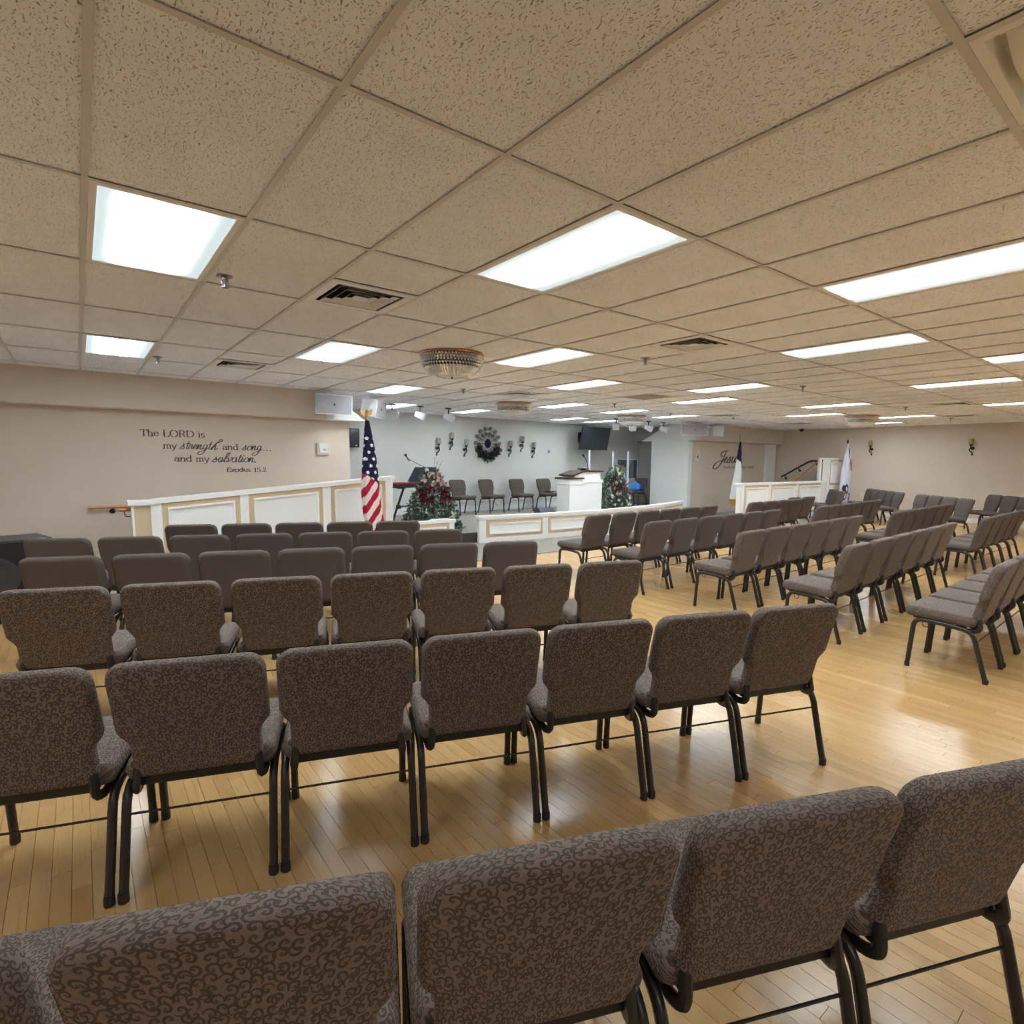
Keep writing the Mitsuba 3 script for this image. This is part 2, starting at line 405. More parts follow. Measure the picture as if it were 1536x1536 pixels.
# carpet before the stage, stage platform with its bowed front
struct('floor_carpet', box(XL, XR, YC, YF, -.004, .012, .003), CARPET)
def rail_y(x):                                              # the altar rail bows toward the seats
    return 8.22 + 0.040 * (x - 8.0) ** 2
fx = np.linspace(5.75, 12.65, 24)
stage_poly = [(RX0, 8.58), (5.70, 8.58)] + [(float(x), float(rail_y(x)) + .10) for x in fx] + [(RX1, 9.3), (RX1, 11.05), (RX2, 11.05), (RX2, YS), (RX0, YS)]
struct('stage_platform', prism_xy(stage_poly, 0.0, ZS), CARPET)
struct('stage_platform__riser', box(4.05, 5.72, 8.555, 8.58, .012, ZS - .004), CARPET_DARK)

# ================================================================== CEILING
struct('ceiling', box(XL - .1, XR + .1, YB - .1, YS + .1, CE + .20, CE + .26), GRID)
LIGHTS = [(-1, 2), (2, 1), (5, 0), (-1, 5), (2, 4), (5, 3), (8, 1), (5, 6), (8, 4), (11, 3), (14, 1), (11, 0), (13, 4), (17, 3), (20, 4), (23, 3),
          (26, 4), (20, 1), (11, 6), (15, 8), (14, 6), (17, 6), (10, 8), (7, 8), (17, 8)]
REAR = [(-4, 3), (-4, 0), (-1, -2), (5, -3), (8, -2), (11, -3), (14, -2), (17, -3), (20, -2)]     # added fill lamps out of view, brightening the near chairs and ceiling
DEAD = (2, -1)
VENTS = [(1, 2, 1), (6, 2, 0), (1, 5, 1), (8, 5, 1), (11, 4, 1), (19, 2, 0), (24, 2, 1), (18, 5, 1), (24, 5, 1)]    # column, row, far half
def cell(i, j, a=0.0, b=1.0):
    return OX + i * GX, OX + (i + 1) * GX, OY + (j + a) * GY, OY + (j + b) * GY
cells = {}
busy = set(LIGHTS + REAR) | {DEAD} | {(i, j) for i, j, _ in VENTS}
def inside(x, y):
    if y < YF - .27:
        return XL < x < XR
    if y < YF:
        return 3.3 < x < RX1 + .02
    return RX0 - .02 < x < RX2 and y < YS
tiles = []
def add_tile(x0, x1, y0, y1):
    x0, x1, y0, y1 = max(x0, XL), min(x1, XR), max(y0, YB), min(y1, YS)
    cx, cy = (x0 + x1) / 2, (y0 + y1) / 2
    if x1 - x0 < .03 or y1 - y0 < .03 or not any(inside(x, y) for x in (x0 + .02, cx, x1 - .02) for y in (y0 + .02, cy, y1 - .02)):
        return
    tiles.append((x0 + .004, x1 - .004, y0 + .004, y1 - .004))
for i in range(-6, 30):
    for j in range(-4, 10):
        if (i, j) in busy - {(a, b) for a, b, _ in VENTS} or (i, j) == DEAD:
            continue
        half = [v for v in VENTS if (v[0], v[1]) == (i, j)]
        if half:
            add_tile(*cell(i, j, 0, .5) if half[0][2] else cell(i, j, .5, 1))
        else:
            add_tile(*cell(i, j))
tc = np.array([((a + b) / 2, (c + d) / 2, CE) for a, b, c, d in tiles])
tp = project(tc)
tv = (tp[:, 2] > .2) & (tp[:, 0] > -700) & (tp[:, 0] < 2300) & (tp[:, 1] > -900)
torder = np.argsort(np.where(tv, tp[:, 2], 1e9))
tsingle = set(torder[:285].tolist())
cache, rest = {}, []
def tile_mesh(w, h):
    e = .006
    v = np.array([[-w, -h, .024], [w, -h, .024], [w, h, .024], [-w, h, .024], [-w, -h, .012], [w, -h, .012], [w, h, .012], [-w, h, .012],
                  [-w + e, -h + e, .0078], [w - e, -h + e, .0078], [w - e, h - e, .0078], [-w + e, h - e, .0078]])
    f = [[0, 1, 2], [0, 2, 3], [8, 10, 9], [8, 11, 10]]
    for a, b in ((0, 4), (4, 8)):
        for k in range(4):
            l = (k + 1) % 4
            f += [[a + k, b + k, b + l], [a + k, b + l, a + l]]
    return v, np.array(f)
for k, (x0, x1, y0, y1) in enumerate(tiles):
    w, h = round((x1 - x0) / 2, 4), round((y1 - y0) / 2, 4)
    if k in tsingle:
        if (w, h) not in cache:
            cache[(w, h)] = mikit.ply(tile_mesh(w, h), TILE)
        part('ceiling', 'tile', cache[(w, h)], None, m=T().translate([(x0 + x1) / 2, (y0 + y1) / 2, CE]))
    else:
        v, f = tile_mesh(w, h)
        rest.append(trimesh.Trimesh(v + [(x0 + x1) / 2, (y0 + y1) / 2, CE], f, process=False))
part('ceiling', 'tile_field', cat(rest), TILE, smooth=False, kind='stuff')
# the grid: tees with a 24 mm face
def bar(x0, x1, y0, y1):
    part('ceiling', 'grid_bar', cat(box(x0, x1, y0, y1, CE, CE + .0022), box((x0 + x1) / 2 - (.002 if x1 - x0 < .1 else (x1 - x0) / 2), (x0 + x1) / 2 + (.002 if x1 - x0 < .1 else (x1 - x0) / 2),
         (y0 + y1) / 2 - (.002 if y1 - y0 < .1 else (y1 - y0) / 2), (y0 + y1) / 2 + (.002 if y1 - y0 < .1 else (y1 - y0) / 2), CE + .0022, CE + .0028)), TEE, smooth=False)
for i in range(-5, 30):
    x = OX + i * GX
    y1 = YS if RX0 < x < RX2 else YF - .27
    bar(x - .012, x + .012, YB, y1)
for j in range(-3, 10):
    y = OY + j * GY
    if y < YF - .27:
        bar(XL, XR, y - .012, y + .012)
    elif y < YS:
        bar(RX0 if y > YF else 3.3, RX2 if y > YF else RX1, y - .012, y + .012)
for i, j, h in VENTS:
    x0, x1, y0, y1 = cell(i, j)
    y = (y0 + y1) / 2
    bar(x0 + .012, x1 - .012, y - .012, y + .012)

# ------------------------------------------------------------------ recessed lamps
def quad_down(x0, x1, y0, y1, z):
    v = np.array([[x0, y0, z], [x1, y0, z], [x1, y1, z], [x0, y1, z]])
    return v, np.array([[0, 2, 1], [0, 3, 2]]), np.array([[0, 0], [1, 0], [1, 1], [0, 1.0]])
LIGHT_LABEL = {
    (-1, 2): 'large lit ceiling panel at upper left, nearest the left edge', (2, 1): 'large lit ceiling panel near the photo centre, right of the square air vent',
    (5, 0): 'lit ceiling panel cut by the right edge, largest on the right', (-1, 5): 'lit ceiling panel below the large left one, close to the left soffit',
    (2, 4): 'lit ceiling panel left of the nearest crystal chandelier', (5, 3): 'lit ceiling panel just right of the nearest crystal chandelier',
    (8, 1): 'long lit ceiling panel right of the dark vent beside the sprinkler', (5, 6): 'lit ceiling panel over the white speakers near the flag with stars',
    (8, 4): 'lit ceiling panel behind the one right of the nearest chandelier', (11, 3): 'lit ceiling panel in mid ceiling, front one of a close pair',
    (13, 4): 'lit ceiling panel in mid ceiling, rear one of a close pair', (14, 1): 'long lit ceiling panel at right, below the one cut by the edge',
    (11, 0): 'short visible lit ceiling panel at right edge, upper of two cut ones', (20, 1): 'thin lit ceiling panel at right edge, lower of two cut ones',
    (17, 3): 'thin lit ceiling panel left of the far chandelier, upper of a pair', (20, 4): 'thin lit ceiling panel left of the far chandelier, lower of a pair',
    (23, 3): 'thin lit ceiling panel right of the far chandelier, upper of a pair', (26, 4): 'tiny lit ceiling panel right of the far chandelier, lower of a pair',
    (11, 6): 'lit ceiling panel right of the chandelier above the wreath wall', (15, 8): 'thin lit ceiling panel left of and above the wall television',
    (14, 6): 'lit ceiling panel above the chandelier by the right spotlights', (17, 6): 'lit ceiling panel right of the chandelier, above the right soffit wedge',
    (10, 8): 'lit ceiling panel above the wreath, left of its chandelier', (7, 8): 'lit ceiling panel partly hidden behind the left stage spotlights',
    (17, 8): 'lit ceiling panel partly hidden behind the right stage spotlights'}
FW = .028
frame_poly = Polygon([(0, 0), (GX - .026, 0), (GX - .026, GY - .026), (0, GY - .026)], [[(FW, FW), (FW, GY - .026 - FW), (GX - .026 - FW, GY - .026 - FW), (GX - .026 - FW, FW)]])
frame_ply = mikit.ply(prism_xy(frame_poly, .0005, .010), GRID)
v, f, uv = quad_down(FW, GX - .026 - FW, FW, GY - .026 - FW, .006)
lens_ply = mikit.ply((v, f), PALE, uv=uv, smooth=False, emitter={'type': 'area', 'radiance': mikit.proc(f_lens)})
lens_dim_ply = mikit.ply((v, f), PALE, uv=uv, smooth=False, emitter={'type': 'area', 'radiance': mikit.proc(f_lens_dim)})
housing_ply = mikit.ply(box(.006, GX - .032, .006, GY - .032, .012, .11), VENT)
for i, j in LIGHTS + REAR:
    t = thing('ceiling_light', LIGHT_LABEL.get((i, j), 'lit ceiling panel behind the place the photo was taken from'), 'ceiling light', 'lit fluorescent panels in the ceiling')
    x0, x1, y0, y1 = cell(i, j)
    m = T().translate([x0 + .013, y0 + .013, CE])
    part(t, 'frame', frame_ply, None, m=m); part(t, 'lens', lens_dim_ply if j >= 7 or (i, j) in REAR else lens_ply, None, m=m); part(t, 'housing', housing_ply, None, m=m)
x0, x1, y0, y1 = cell(*DEAD)
t = thing('unlit_light', 'unlit beige recessed light fitting at the upper right corner', 'ceiling light')
part(t, 'frame', move(prism_xy(frame_poly, .0005, .010), x0 + .013, y0 + .013, CE), GRID)
part(t, 'reflector', cat(box(x0 + .02, x1 - .02, y0 + .02, y1 - .02, CE + .09, CE + .10), box(x0 + .02, x0 + .03, y0 + .02, y1 - .02, CE + .01, CE + .09), box(x1 - .03, x1 - .02, y0 + .02, y1 - .02, CE + .01, CE + .09),
     box(x0 + .03, x1 - .03, y1 - .03, y1 - .02, CE + .01, CE + .09), box(x0 + .03, x1 - .03, y0 + .02, y0 + .03, CE + .01, CE + .09)), GRID)
bp = [(x0 + .15, CE + .085)] + [(x0 + .15 + .31 * k / 10, CE + .085 - .065 * math.sin(PI * min(1, .12 + k / 10 * .76))) for k in range(11)] + [(x0 + .46, CE + .085)]
part(t, 'basket', prism_xz(bp, y0 + .06, y1 - .06), GRID, smooth=25)

# ------------------------------------------------------------------ air vents
VENT_LABEL = ['square stepped white air vent between the two largest near lights', 'square air vent with dark slots left of a long lit panel', 'small dark slotted air vent near the left soffit',
              'small dark air vent above the chandelier by the wreath wall', 'flat beige perforated air grille in the middle of the far ceiling', 'dark air vent in the right ceiling, nearer of two in line',
              'dark air vent in the right ceiling, farther of two in line', 'small dark air vent above the right front wall', 'tiny dark air vent over the far right corner']
def sq_ring(a0, z0, a1, z1, th=.004):
    """a square cone between half sides a0 at z0 and a1 at z1, with thickness."""
    v = []
    for a, z in ((a0, z0), (a1, z1), (a1 - th, z1 + .001), (a0 - th, z0 + .001)):
        v += [[-a, -a, z], [a, -a, z], [a, a, z], [-a, a, z]]
    f = []
    for r in range(4):
        for k in range(4):
            A, Bq, C, D = r * 4 + k, r * 4 + (k + 1) % 4, ((r + 1) % 4) * 4 + (k + 1) % 4, ((r + 1) % 4) * 4 + k
            f += [[A, Bq, C], [A, C, D]]
    return trimesh.Trimesh(np.array(v), np.array(f), process=False)
hs = GX / 2 - .013
outer = Polygon([(-hs, -hs), (hs, -hs), (hs, hs), (-hs, hs)], [[(-.235, -.235), (-.235, .235), (.235, .235), (.235, -.235)]])
v_frame = mikit.ply(prism_xy(outer, -.001, .006), VENT)
v_rings = [mikit.ply(sq_ring(a, -.003, a - .022, .014), VENT) for a in (.208, .152, .096)]
v_core = mikit.ply(box(-.048, .048, -.048, .048, -.003, .004, .001), VENT)
v_duct = mikit.ply(cat(box(-.235, .235, -.235, .235, .10, .11), box(-.24, -.235, -.24, .24, .004, .11), box(.235, .24, -.24, .24, .004, .11), box(-.24, .24, -.24, -.235, .004, .11), box(-.24, .24, .235, .24, .004, .11)), DUCT)
for (i, j, h), lab in zip(VENTS, VENT_LABEL):
    x0, x1, y0, y1 = cell(i, j, .5 * h, .5 + .5 * h)
    m = T().translate([(x0 + x1) / 2, (y0 + y1) / 2, CE])
    t = thing('air_vent', lab, 'air vent', 'air vents in the ceiling')
    if (i, j) == (11, 4):
        part(t, 'grille', cat(box(x0 + .02, x1 - .02, y0 + .02, y1 - .02, CE - .002, CE + .006, .001), [box(x0 + .05 + k * .05, x0 + .075 + k * .05, y0 + .05, y1 - .05, CE - .004, CE - .001) for k in range(10)]), VENT_TAN)
        continue
    part(t, 'frame', v_frame, None, m=m)
    for r in v_rings:
        part(t, 'louvre', r, None, m=m)
    part(t, 'centre_plate', v_core, None, m=m); part(t, 'duct', v_duct, None, m=m)

# ------------------------------------------------------------------ sprinklers
sp_disc = mikit.ply(lathe([(.012, -.012), (.034, -.006), (.038, 0)], 20), CHROME, smooth=30)
sp_body = mikit.ply(cat(lathe([(.006, -.052), (.007, -.03), (.013, -.02), (.014, -.008)], 14), tube([(-.012, 0, -.012), (-.016, 0, -.03), (-.004, 0, -.052)], .0025, 6), tube([(.012, 0, -.012), (.016, 0, -.03), (.004, 0, -.052)], .0025, 6)), CHROME, smooth=30)
sp_defl = mikit.ply(lathe([(.004, -.060), (.019, -.056), (.019, -.054), (.004, -.052)], 16), CHROME, smooth=30)
SPR = [(.14, 2.83, 'by the large left light'), (6.85, 2.87, 'left of a long panel in mid ceiling'), (12.43, 2.8, 'right of the close pair of lit panels'),
       (19.47, 2.85, 'beside the right ceiling vents'), (.11, 5.79, 'beside the small left panel near the soffit'), (6.75, 5.8, 'beyond the nearest chandelier'), (12.21, 5.69, 'right of the chandelier by the wreath wall'),
       (16.14, 6.1, 'among the lights above the right spotlights'), (19.31, 5.79, 'above the right front wall'), (25.2, 3.0, 'above the right wall between its two sconces')]
for i, j, w in SPR:
    t = thing('sprinkler_head', 'small metal sprinkler head in the ceiling ' + w, 'sprinkler', 'sprinkler heads in the ceiling')
    m = T().translate([OX + i * GX, OY + j * GY, CE + .006]).scale(1.25)
    part(t, 'escutcheon', sp_disc, None, m=m); part(t, 'body', sp_body, None, m=m); part(t, 'deflector', sp_defl, None, m=m)
t = thing('dome_camera', 'small black dome camera in the ceiling above the right steps', 'camera')
part(t, 'base', lathe([(.07, CE - .03), (.075, CE - .001)], 20, (18.0, 8.6, 0)), PLASTIC)
part(t, 'dome', lathe([(.004, CE - .085), (.03, CE - .078), (.05, CE - .06), (.058, CE - .03)], 20, (18.0, 8.6, 0)), SCREEN, smooth=40)

t = thing('ceiling_hook', 'tiny wire hook hanging from the ceiling grid near the right edge', 'hook')
part(t, 'wire', tube([(3.185, .72, CE), (3.187, .722, CE - .012), (3.195, .728, CE - .024), (3.203, .728, CE - .020)], .0012, 6), CHROME)

# ------------------------------------------------------------------ crystal basin chandeliers
def octa(r, h):
    v = np.array([[r, 0, 0], [0, r, 0], [-r, 0, 0], [0, -r, 0], [0, 0, h], [0, 0, -h]])
    f = [[0, 1, 4], [1, 2, 4], [2, 3, 4], [3, 0, 4], [1, 0, 5], [2, 1, 5], [3, 2, 5], [0, 3, 5]]
    return v, np.array(f)
def chandelier_parts():
    R = .33
    rim = lathe([(R - .012, -.018), (R + .004, -.016), (R + .012, -.007), (R + .004, 0)], 48)
    beads = []
    def row(n, rad, z, r, h, ph=0.0, drad=0.0):
        ov, of = octa(r, h)
        for k in range(n):
            a = 2 * PI * (k + ph) / n
            v = ov.copy()
            if drad:
                v[:, 0] += -drad * (v[:, 2] / h)
            c, s = math.cos(a), math.sin(a)
            v = np.stack([v[:, 0] * c - v[:, 1] * s + rad * c, v[:, 0] * s + v[:, 1] * c + rad * s, v[:, 2] + z], -1)
            beads.append(trimesh.Trimesh(v, of, process=False))
    row(60, R - .002, -.034, .015, .018); row(60, R - .006, -.062, .015, .018, .5); row(56, R - .012, -.090, .016, .018); row(56, R - .022, -.118, .017, .018, .5)
    row(52, R - .062, -.165, .015, .046, 0, -.034)
    row(44, R - .135, -.212, .014, .026, 0, -.034)
    top = cat(beads)
    ring = cat([lathe([(r - .002, z - .002), (r + .002, z - .002), (r + .002, z + .002), (r - .002, z + .002)], 40) for r, z in ((R - .012, -.084), (R - .02, -.111), (R - .035, -.137))])
    basin = lathe([(.004, -.232), (.08, -.228), (.16, -.212), (.215, -.185), (.265, -.14), (.275, -.137), (.275, -.131), (.25, -.137), (.20, -.17), (.10, -.200), (.004, -.205)], 40)
    knob = lathe([(.003, -.252), (.008, -.247), (.006, -.238), (.010, -.230)], 12)
    return rim, ring, top, basin, knob
_r, _g, _b, _s, _k = chandelier_parts()
c_ply = [mikit.ply(_r, COPPER, smooth=30), mikit.ply(_g, IRON, smooth=False), mikit.ply(_b, CRYSTAL), mikit.ply(_s, BASIN, smooth=40), mikit.ply(_k, IRON, smooth=40)]
for i, j, lab in [(4.07, 3.86, 'nearest crystal basin chandelier with copper rim, left of centre'), (9.8, 6.72, 'crystal basin chandelier above the right sconces of the wreath wall'),
                  (16.07, 7.0, 'faint crystal basin chandelier above the right stage spotlights'), (21.97, 3.95, 'far crystal basin chandelier near the right wall')]:
    t = thing('chandelier', lab, 'chandelier', 'crystal basin chandeliers on the ceiling')
    m = T().translate([OX + i * GX, OY + j * GY, CE])
    for nm, p in zip(('rim', 'wire_ring', 'crystal_beads', 'basin', 'knob'), c_ply):
        part(t, nm, p, None, m=m, kind='stuff' if nm == 'crystal_beads' else None)
# ================================================================== CHURCH CHAIRS (origin on the floor under the back; +y is the front)
def curve(pts, n=8):
    """rounded polyline through corner points (x, y, z, radius)."""
    out = [np.array(pts[0][:3], float)]
    for k in range(1, len(pts) - 1):
        a, b, c = (np.array(pts[q][:3], float) for q in (k - 1, k, k + 1))
        r = pts[k][3]
        u, w = (a - b) / np.linalg.norm(a - b), (c - b) / np.linalg.norm(c - b)
        p, q = b + u * r, b + w * r
        for t in np.linspace(0, 1, n):
            out.append((1 - t) ** 2 * p + 2 * t * (1 - t) * b + t * t * q)
    out.append(np.array(pts[-1][:3], float))
    return np.array(out)
def pillow(X, Y, half, mid, kind):
    """closed cushion from a grid: X, Y lateral/long coordinates (rows, cols), half thickness and mid height; kind 'back' or 'seat'."""
    nr, nc = X.shape
    bnd = np.zeros((nr, nc), bool)
    bnd[0] = bnd[-1] = True; bnd[:, 0] = bnd[:, -1] = True
    idx = np.arange(nr * nc).reshape(nr, nc)
    second = np.full((nr, nc), -1)
    second[bnd] = idx[bnd]
    k = nr * nc
    inner = np.where(~bnd)
    second[inner] = k + np.arange(len(inner[0]))
    hf = half if isinstance(half, tuple) else (half, half)
    def pts(sign, h):
        t = mid + sign * h
        return np.stack([X, t, Y], -1) if kind == 'back' else np.stack([X, Y, t], -1)
    A = pts(1, hf[0]).reshape(-1, 3)
    B = pts(-1, hf[1])[inner]
    v = np.vstack([A, B])
    f = []
    for i in range(nr - 1):
        for j in range(nc - 1):
            a, b, c, d = idx[i, j], idx[i, j + 1], idx[i + 1, j + 1], idx[i + 1, j]
            f += [[a, b, c], [a, c, d]]
            a, b, c, d = second[i, j], second[i, j + 1], second[i + 1, j + 1], second[i + 1, j]
            f += [[a, c, b], [a, d, c]]
    m = trimesh.Trimesh(v, np.array(f), process=False)
    if m.volume < 0:
        m.invert()
    return m
def edge_dist(X, Y, poly):
    e = poly.exterior
    import shapely
    return shapely.distance(shapely.points(X.ravel(), Y.ravel()), e).reshape(X.shape)
def cosp(n):
    return -np.cos(np.linspace(0, PI, n))
SEATZ, BTOP = .452, .842
def back_mesh(nr, nc):
    # outline: narrow waist below, full width above, rounded top corners
    def hw(z):
        w = .206 + .033 * np.clip((z - .530) / .060, 0, 1) ** 2 * (3 - 2 * np.clip((z - .530) / .060, 0, 1))
        top = BTOP - z
        r = .062
        w = np.where(top < r, w - r + np.sqrt(np.maximum(r * r - (r - np.minimum(top, r)) ** 2, 0)), w)
        bot = z - .392
        w = np.where(bot < .02, w - .02 + np.sqrt(np.maximum(.00025 - (.02 - np.maximum(bot, 0)) ** 2, 0)), w)
        return w
    t = np.concatenate([np.linspace(0, 1, nr)])
    zz = .392 + (BTOP - .392) * (.5 + .5 * -np.cos(PI * t)) * .55 + (BTOP - .392) * t * .45
    s = cosp(nc) * .5 + np.linspace(-1, 1, nc) * .5
    W = hw(zz)
    X = W[:, None] * s[None, :]
    Z = np.repeat(zz[:, None], nc, 1)
    zs = np.linspace(.392, BTOP, 160)
    poly = Polygon([(hw(np.array(z)), z) for z in zs] + [(-hw(np.array(z)), z) for z in zs[::-1]])
    d = edge_dist(X, Z, poly)
    R = .030
    prof = (1 - np.clip(1 - d / R, 0, 1) ** 2.6) ** (1 / 2.2)
    seam = np.exp(-((Z - .575) / .011) ** 2) * .022 + np.exp(-((Z - .575) / .10) ** 2) * .004
    thick = .038 - .008 * np.clip((.60 - Z) / .2, 0, 1)
    front = np.maximum((thick + .010 * np.clip(d / .12, 0, 1)) * prof - seam * np.clip(d / .03, 0, 1), .002 * (d > 0))
    rear = thick * .92 * prof
    mid = np.interp(zz, [.392, .46, .56, .70, .842], [.098, .085, .062, .026, -.018])[:, None] + 0 * X
    m = pillow(X, Z, (front, rear), mid, 'back')
    v = m.vertices
    return m, np.stack([v[:, 0] + v[:, 1] * np.clip(v[:, 0] / .2, -1, 1), v[:, 2] + v[:, 1]], -1)
def seat_mesh(nr, nc):
    w, y0, y1, r = .246, .085, .520, .045
    t = np.linspace(0, 1, nr)
    yy = y0 + (y1 - y0) * (.5 * t + .5 * (.5 - .5 * np.cos(PI * t)))
    def hw(y):
        e = np.minimum(y - y0, y1 - y)
        return np.where(e < r, w - r + np.sqrt(np.maximum(r * r - (r - np.minimum(e, r)) ** 2, 0)), w)
    W = hw(yy)
    s = cosp(nc) * .5 + np.linspace(-1, 1, nc) * .5
    X = W[:, None] * s[None, :]
    Y = np.repeat(yy[:, None], nc, 1)
    ys = np.linspace(y0, y1, 160)
    poly = Polygon([(hw(np.array(y)), y) for y in ys] + [(-hw(np.array(y)), y) for y in ys[::-1]])
    d = edge_dist(X, Y, poly)
    prof = (1 - np.clip(1 - d / .036, 0, 1) ** 2.3) ** (1 / 2.2)
    up = .040 * prof + .012 * np.clip(d / .16, 0, 1)
    dn = .036 * prof
    mid = np.interp(yy, [y0, y1], [.408, .424])[:, None] + 0 * X
    m = pillow(X, Y, (up, dn), mid, 'seat')
    v = m.vertices
    return m, np.stack([v[:, 0] - v[:, 2] * np.clip(v[:, 0] / .2, -1, 1), v[:, 1] - v[:, 2]], -1)
LX = .2345                                             # legs stand this far off the middle
def leg_path(front, n):
    if front:
        return curve([(0, .468, .012), (0, .447, .372, .060), (0, .275, .372 - .004, 0)], n)
    return curve([(0, 0, .012), (0, .098, .350, .065), (0, .275, .368, 0)], n)
def oval(path, rx, ry, n):
    m = tube(path, 1.0, n)                              # unit tube, then flattened sideways
    p, A, B = frames(path)
    ang = np.arange(n) * 2 * PI / n
    v = p[:, None] + (np.cos(ang)[None, :, None] * A[:, None] * rx[0] + np.sin(ang)[None, :, None] * B[:, None] * rx[1])
    m.vertices = np.vstack([v.reshape(-1, 3), p[0], p[-1]])
    return m
class Kit:
    pass
def chair_kit(hi):
    k = Kit()
    nb, ns, n = (30, 10, 9) if hi else (16, 6, 5)
    m, uv = back_mesh(34, 30) if hi else back_mesh(18, 15)
    k.back = mikit.ply(m, FABRIC if hi else FABRIC_PLAIN, smooth=True, uv=uv)
    m, uv = seat_mesh(26, 24) if hi else seat_mesh(14, 12)
    k.seat = mikit.ply(m, FABRIC if hi else FABRIC_PLAIN, smooth=True, uv=uv)
    k.legs, k.caps = [], []
    for s in (-1, 1):
        for fr in (True, False):
            p = leg_path(fr, n)
            leg = oval(p + [s * LX, 0, 0], (.0160, .0145), None, 10 if hi else 7)
            foot = p[0]
            cap = lathe([(.0160, 0), (.0170, .004), (.0168, .030), (.0155, .034)], 14 if hi else 8, (s * LX, foot[1], 0))
            if hi:
                k.legs.append(mikit.ply(leg, METAL, smooth=40)); k.caps.append(mikit.ply(cap, PLASTIC, smooth=40))
            else:
                k.legs.append(mikit.ply(cat(leg, cap), METAL, smooth=40))
    k.rod = mikit.ply(tube([(-LX, .078, .268), (LX, .078, .268)], .0042, 7), METAL, smooth=40)
    # the curved brackets that carry the back
    k.br = []
    for s in (-1, 1):
        p = curve([(s * .208, .200, .368), (s * .205, .115, .338, .035), (s * .196, .062, .362, .026), (s * .190, .078, .435, 0)], 6)
        k.br.append(mikit.ply(oval(p, (.0135, .017), None, 8), METAL, smooth=40))
    k.pan = mikit.ply(cat(box(-.222, .222, .12, .46, .375, .392, .004), box(-.192, .192, .088, .125, .360, .402, .004)), PLASTIC)
    k.hook = mikit.ply(cat(tube([(-LX, .395, .362), (-LX, .393, .335), (-LX, .38, .322), (-LX, .362, .325), (-LX, .358, .340), (-LX, .362, .362)], .003, 6)), METAL, smooth=40)
    return k
KHI, KLO = chair_kit(True), chair_kit(False)
def chair(x, y, deg, label, group, hi=False, z=0.0):
    t = thing('church_chair', label, 'chair', group)
    m = T().translate([float(x), float(y), z]).rotate([0, 0, 1], float(deg))
    k = KHI if hi else KLO
    part(t, 'seat', k.seat, None, m=m); part(t, 'backrest', k.back, None, m=m)
    for q, l in enumerate(k.legs):
        lk = part(t, 'leg', l, None, m=m)
        if hi:
            part(lk, 'foot_cap', k.caps[q], None, m=m)
    part(t, 'stretcher', k.rod, None, m=m)
    if hi:
        part(t, 'bracket', k.br[0], None, m=m); part(t, 'bracket', k.br[1], None, m=m)
        part(t, 'hook', k.hook, None, m=m)
    part(t, 'seat_pan', k.pan, None, m=m)
    return t
ORD = ['first', 'second', 'third', 'fourth', 'fifth', 'sixth', 'seventh']
def chair_row(p0, p1, n, name, group, hi=False, deg=None, lab='brown padded church chair, {} from left in {}', jit=.6):
    p0, p1 = np.array(p0, float), np.array(p1, float)
    d = (p1 - p0) / max(n - 1, 1)
    a = math.degrees(math.atan2(d[1], d[0])) if deg is None else deg
    for k in range(n):
        p = p0 + d * k
        chair(p[0], p[1], a + rng.uniform(-jit, jit), lab.format(ORD[k], name), group, hi)
u = np.array([math.cos(math.radians(-23.3)), math.sin(math.radians(-23.3))])
a0 = np.array([.613, .673])
chair_row(a0 - u * 1.026, a0 + u * 1.026, 5, 'the nearest row, bottom edge', 'chairs in the left-hand block', True)
chair_row((-.233, 2.29), (2.631, 1.2276), 7, 'the second nearest row', 'chairs in the left-hand block', True)
chair_row((-.140, 3.665), (2.794, 2.564), 7, 'the third nearest left row', 'chairs in the left-hand block', True)
chair_row((-.1326, 4.805), (2.803, 3.702), 7, 'the fourth left row', 'chairs in the left-hand block')
chair_row((-.178, 5.927), (2.702, 4.742), 7, 'the row beside the black cabinet', 'chairs in the left-hand block')
chair_row((.848, 6.461), (2.729, 5.677), 5, 'the row before the ramp wall', 'chairs in the left-hand block')
G2 = 'chairs in the middle block'
chair_row((5.19, 5.00), (7.90, 5.17), 6, 'the middle row nearest the altar rail', G2)
chair_row((5.22, 4.07), (7.98, 4.16), 6, 'the second middle row from the rail', G2)
chair_row((5.30, 2.96), (8.00, 3.05), 6, 'the third middle row from the rail', G2, True)
chair_row((5.17, 1.93), (7.98, 2.02), 6, 'the fourth middle row from the rail', G2, True)
chair_row((5.07, .93), (7.19, .97), 5, 'the middle row cut by the right edge', G2, True)
G3 = 'chairs in the right block'
chair_row((9.38, 5.20), (10.96, 5.24), 4, 'the right row by the half wall', G3)
chair(11.52, 5.56, 2, 'brown church chair, fifth from left in the right row by the half wall', G3)
chair(12.06, 5.52, -2, 'brown church chair, sixth from left in the right row by the half wall', G3)
chair_row((9.48, 4.10), (12.15, 4.26), 6, 'the second farthest right row', G3)
chair_row((9.50, 3.02), (12.20, 3.11), 6, 'the third farthest right row', G3)
chair_row((9.46, 1.97), (11.58, 2.00), 5, 'the right row cut by the edge', G3)
G4 = 'chairs at the right wall facing left'
def wall_row(x, y, deg, n, name):
    c, s = math.cos(math.radians(deg)), math.sin(math.radians(deg))
    for k in range(n):
        chair(x + .51 * k * c, y + .51 * k * s, deg, f'dark church chair facing left, {ORD[k]} from near end of {name}', G4)
wall_row(15.35, 6.20, 35, 3, 'the row under the pale flag')
wall_row(16.30, 5.20, 38, 5, 'the row under the left sconce')
wall_row(14.40, 3.38, 45, 4, 'the middle right wall row')
wall_row(15.95, 2.37, 45, 4, 'the wall row at the edge')
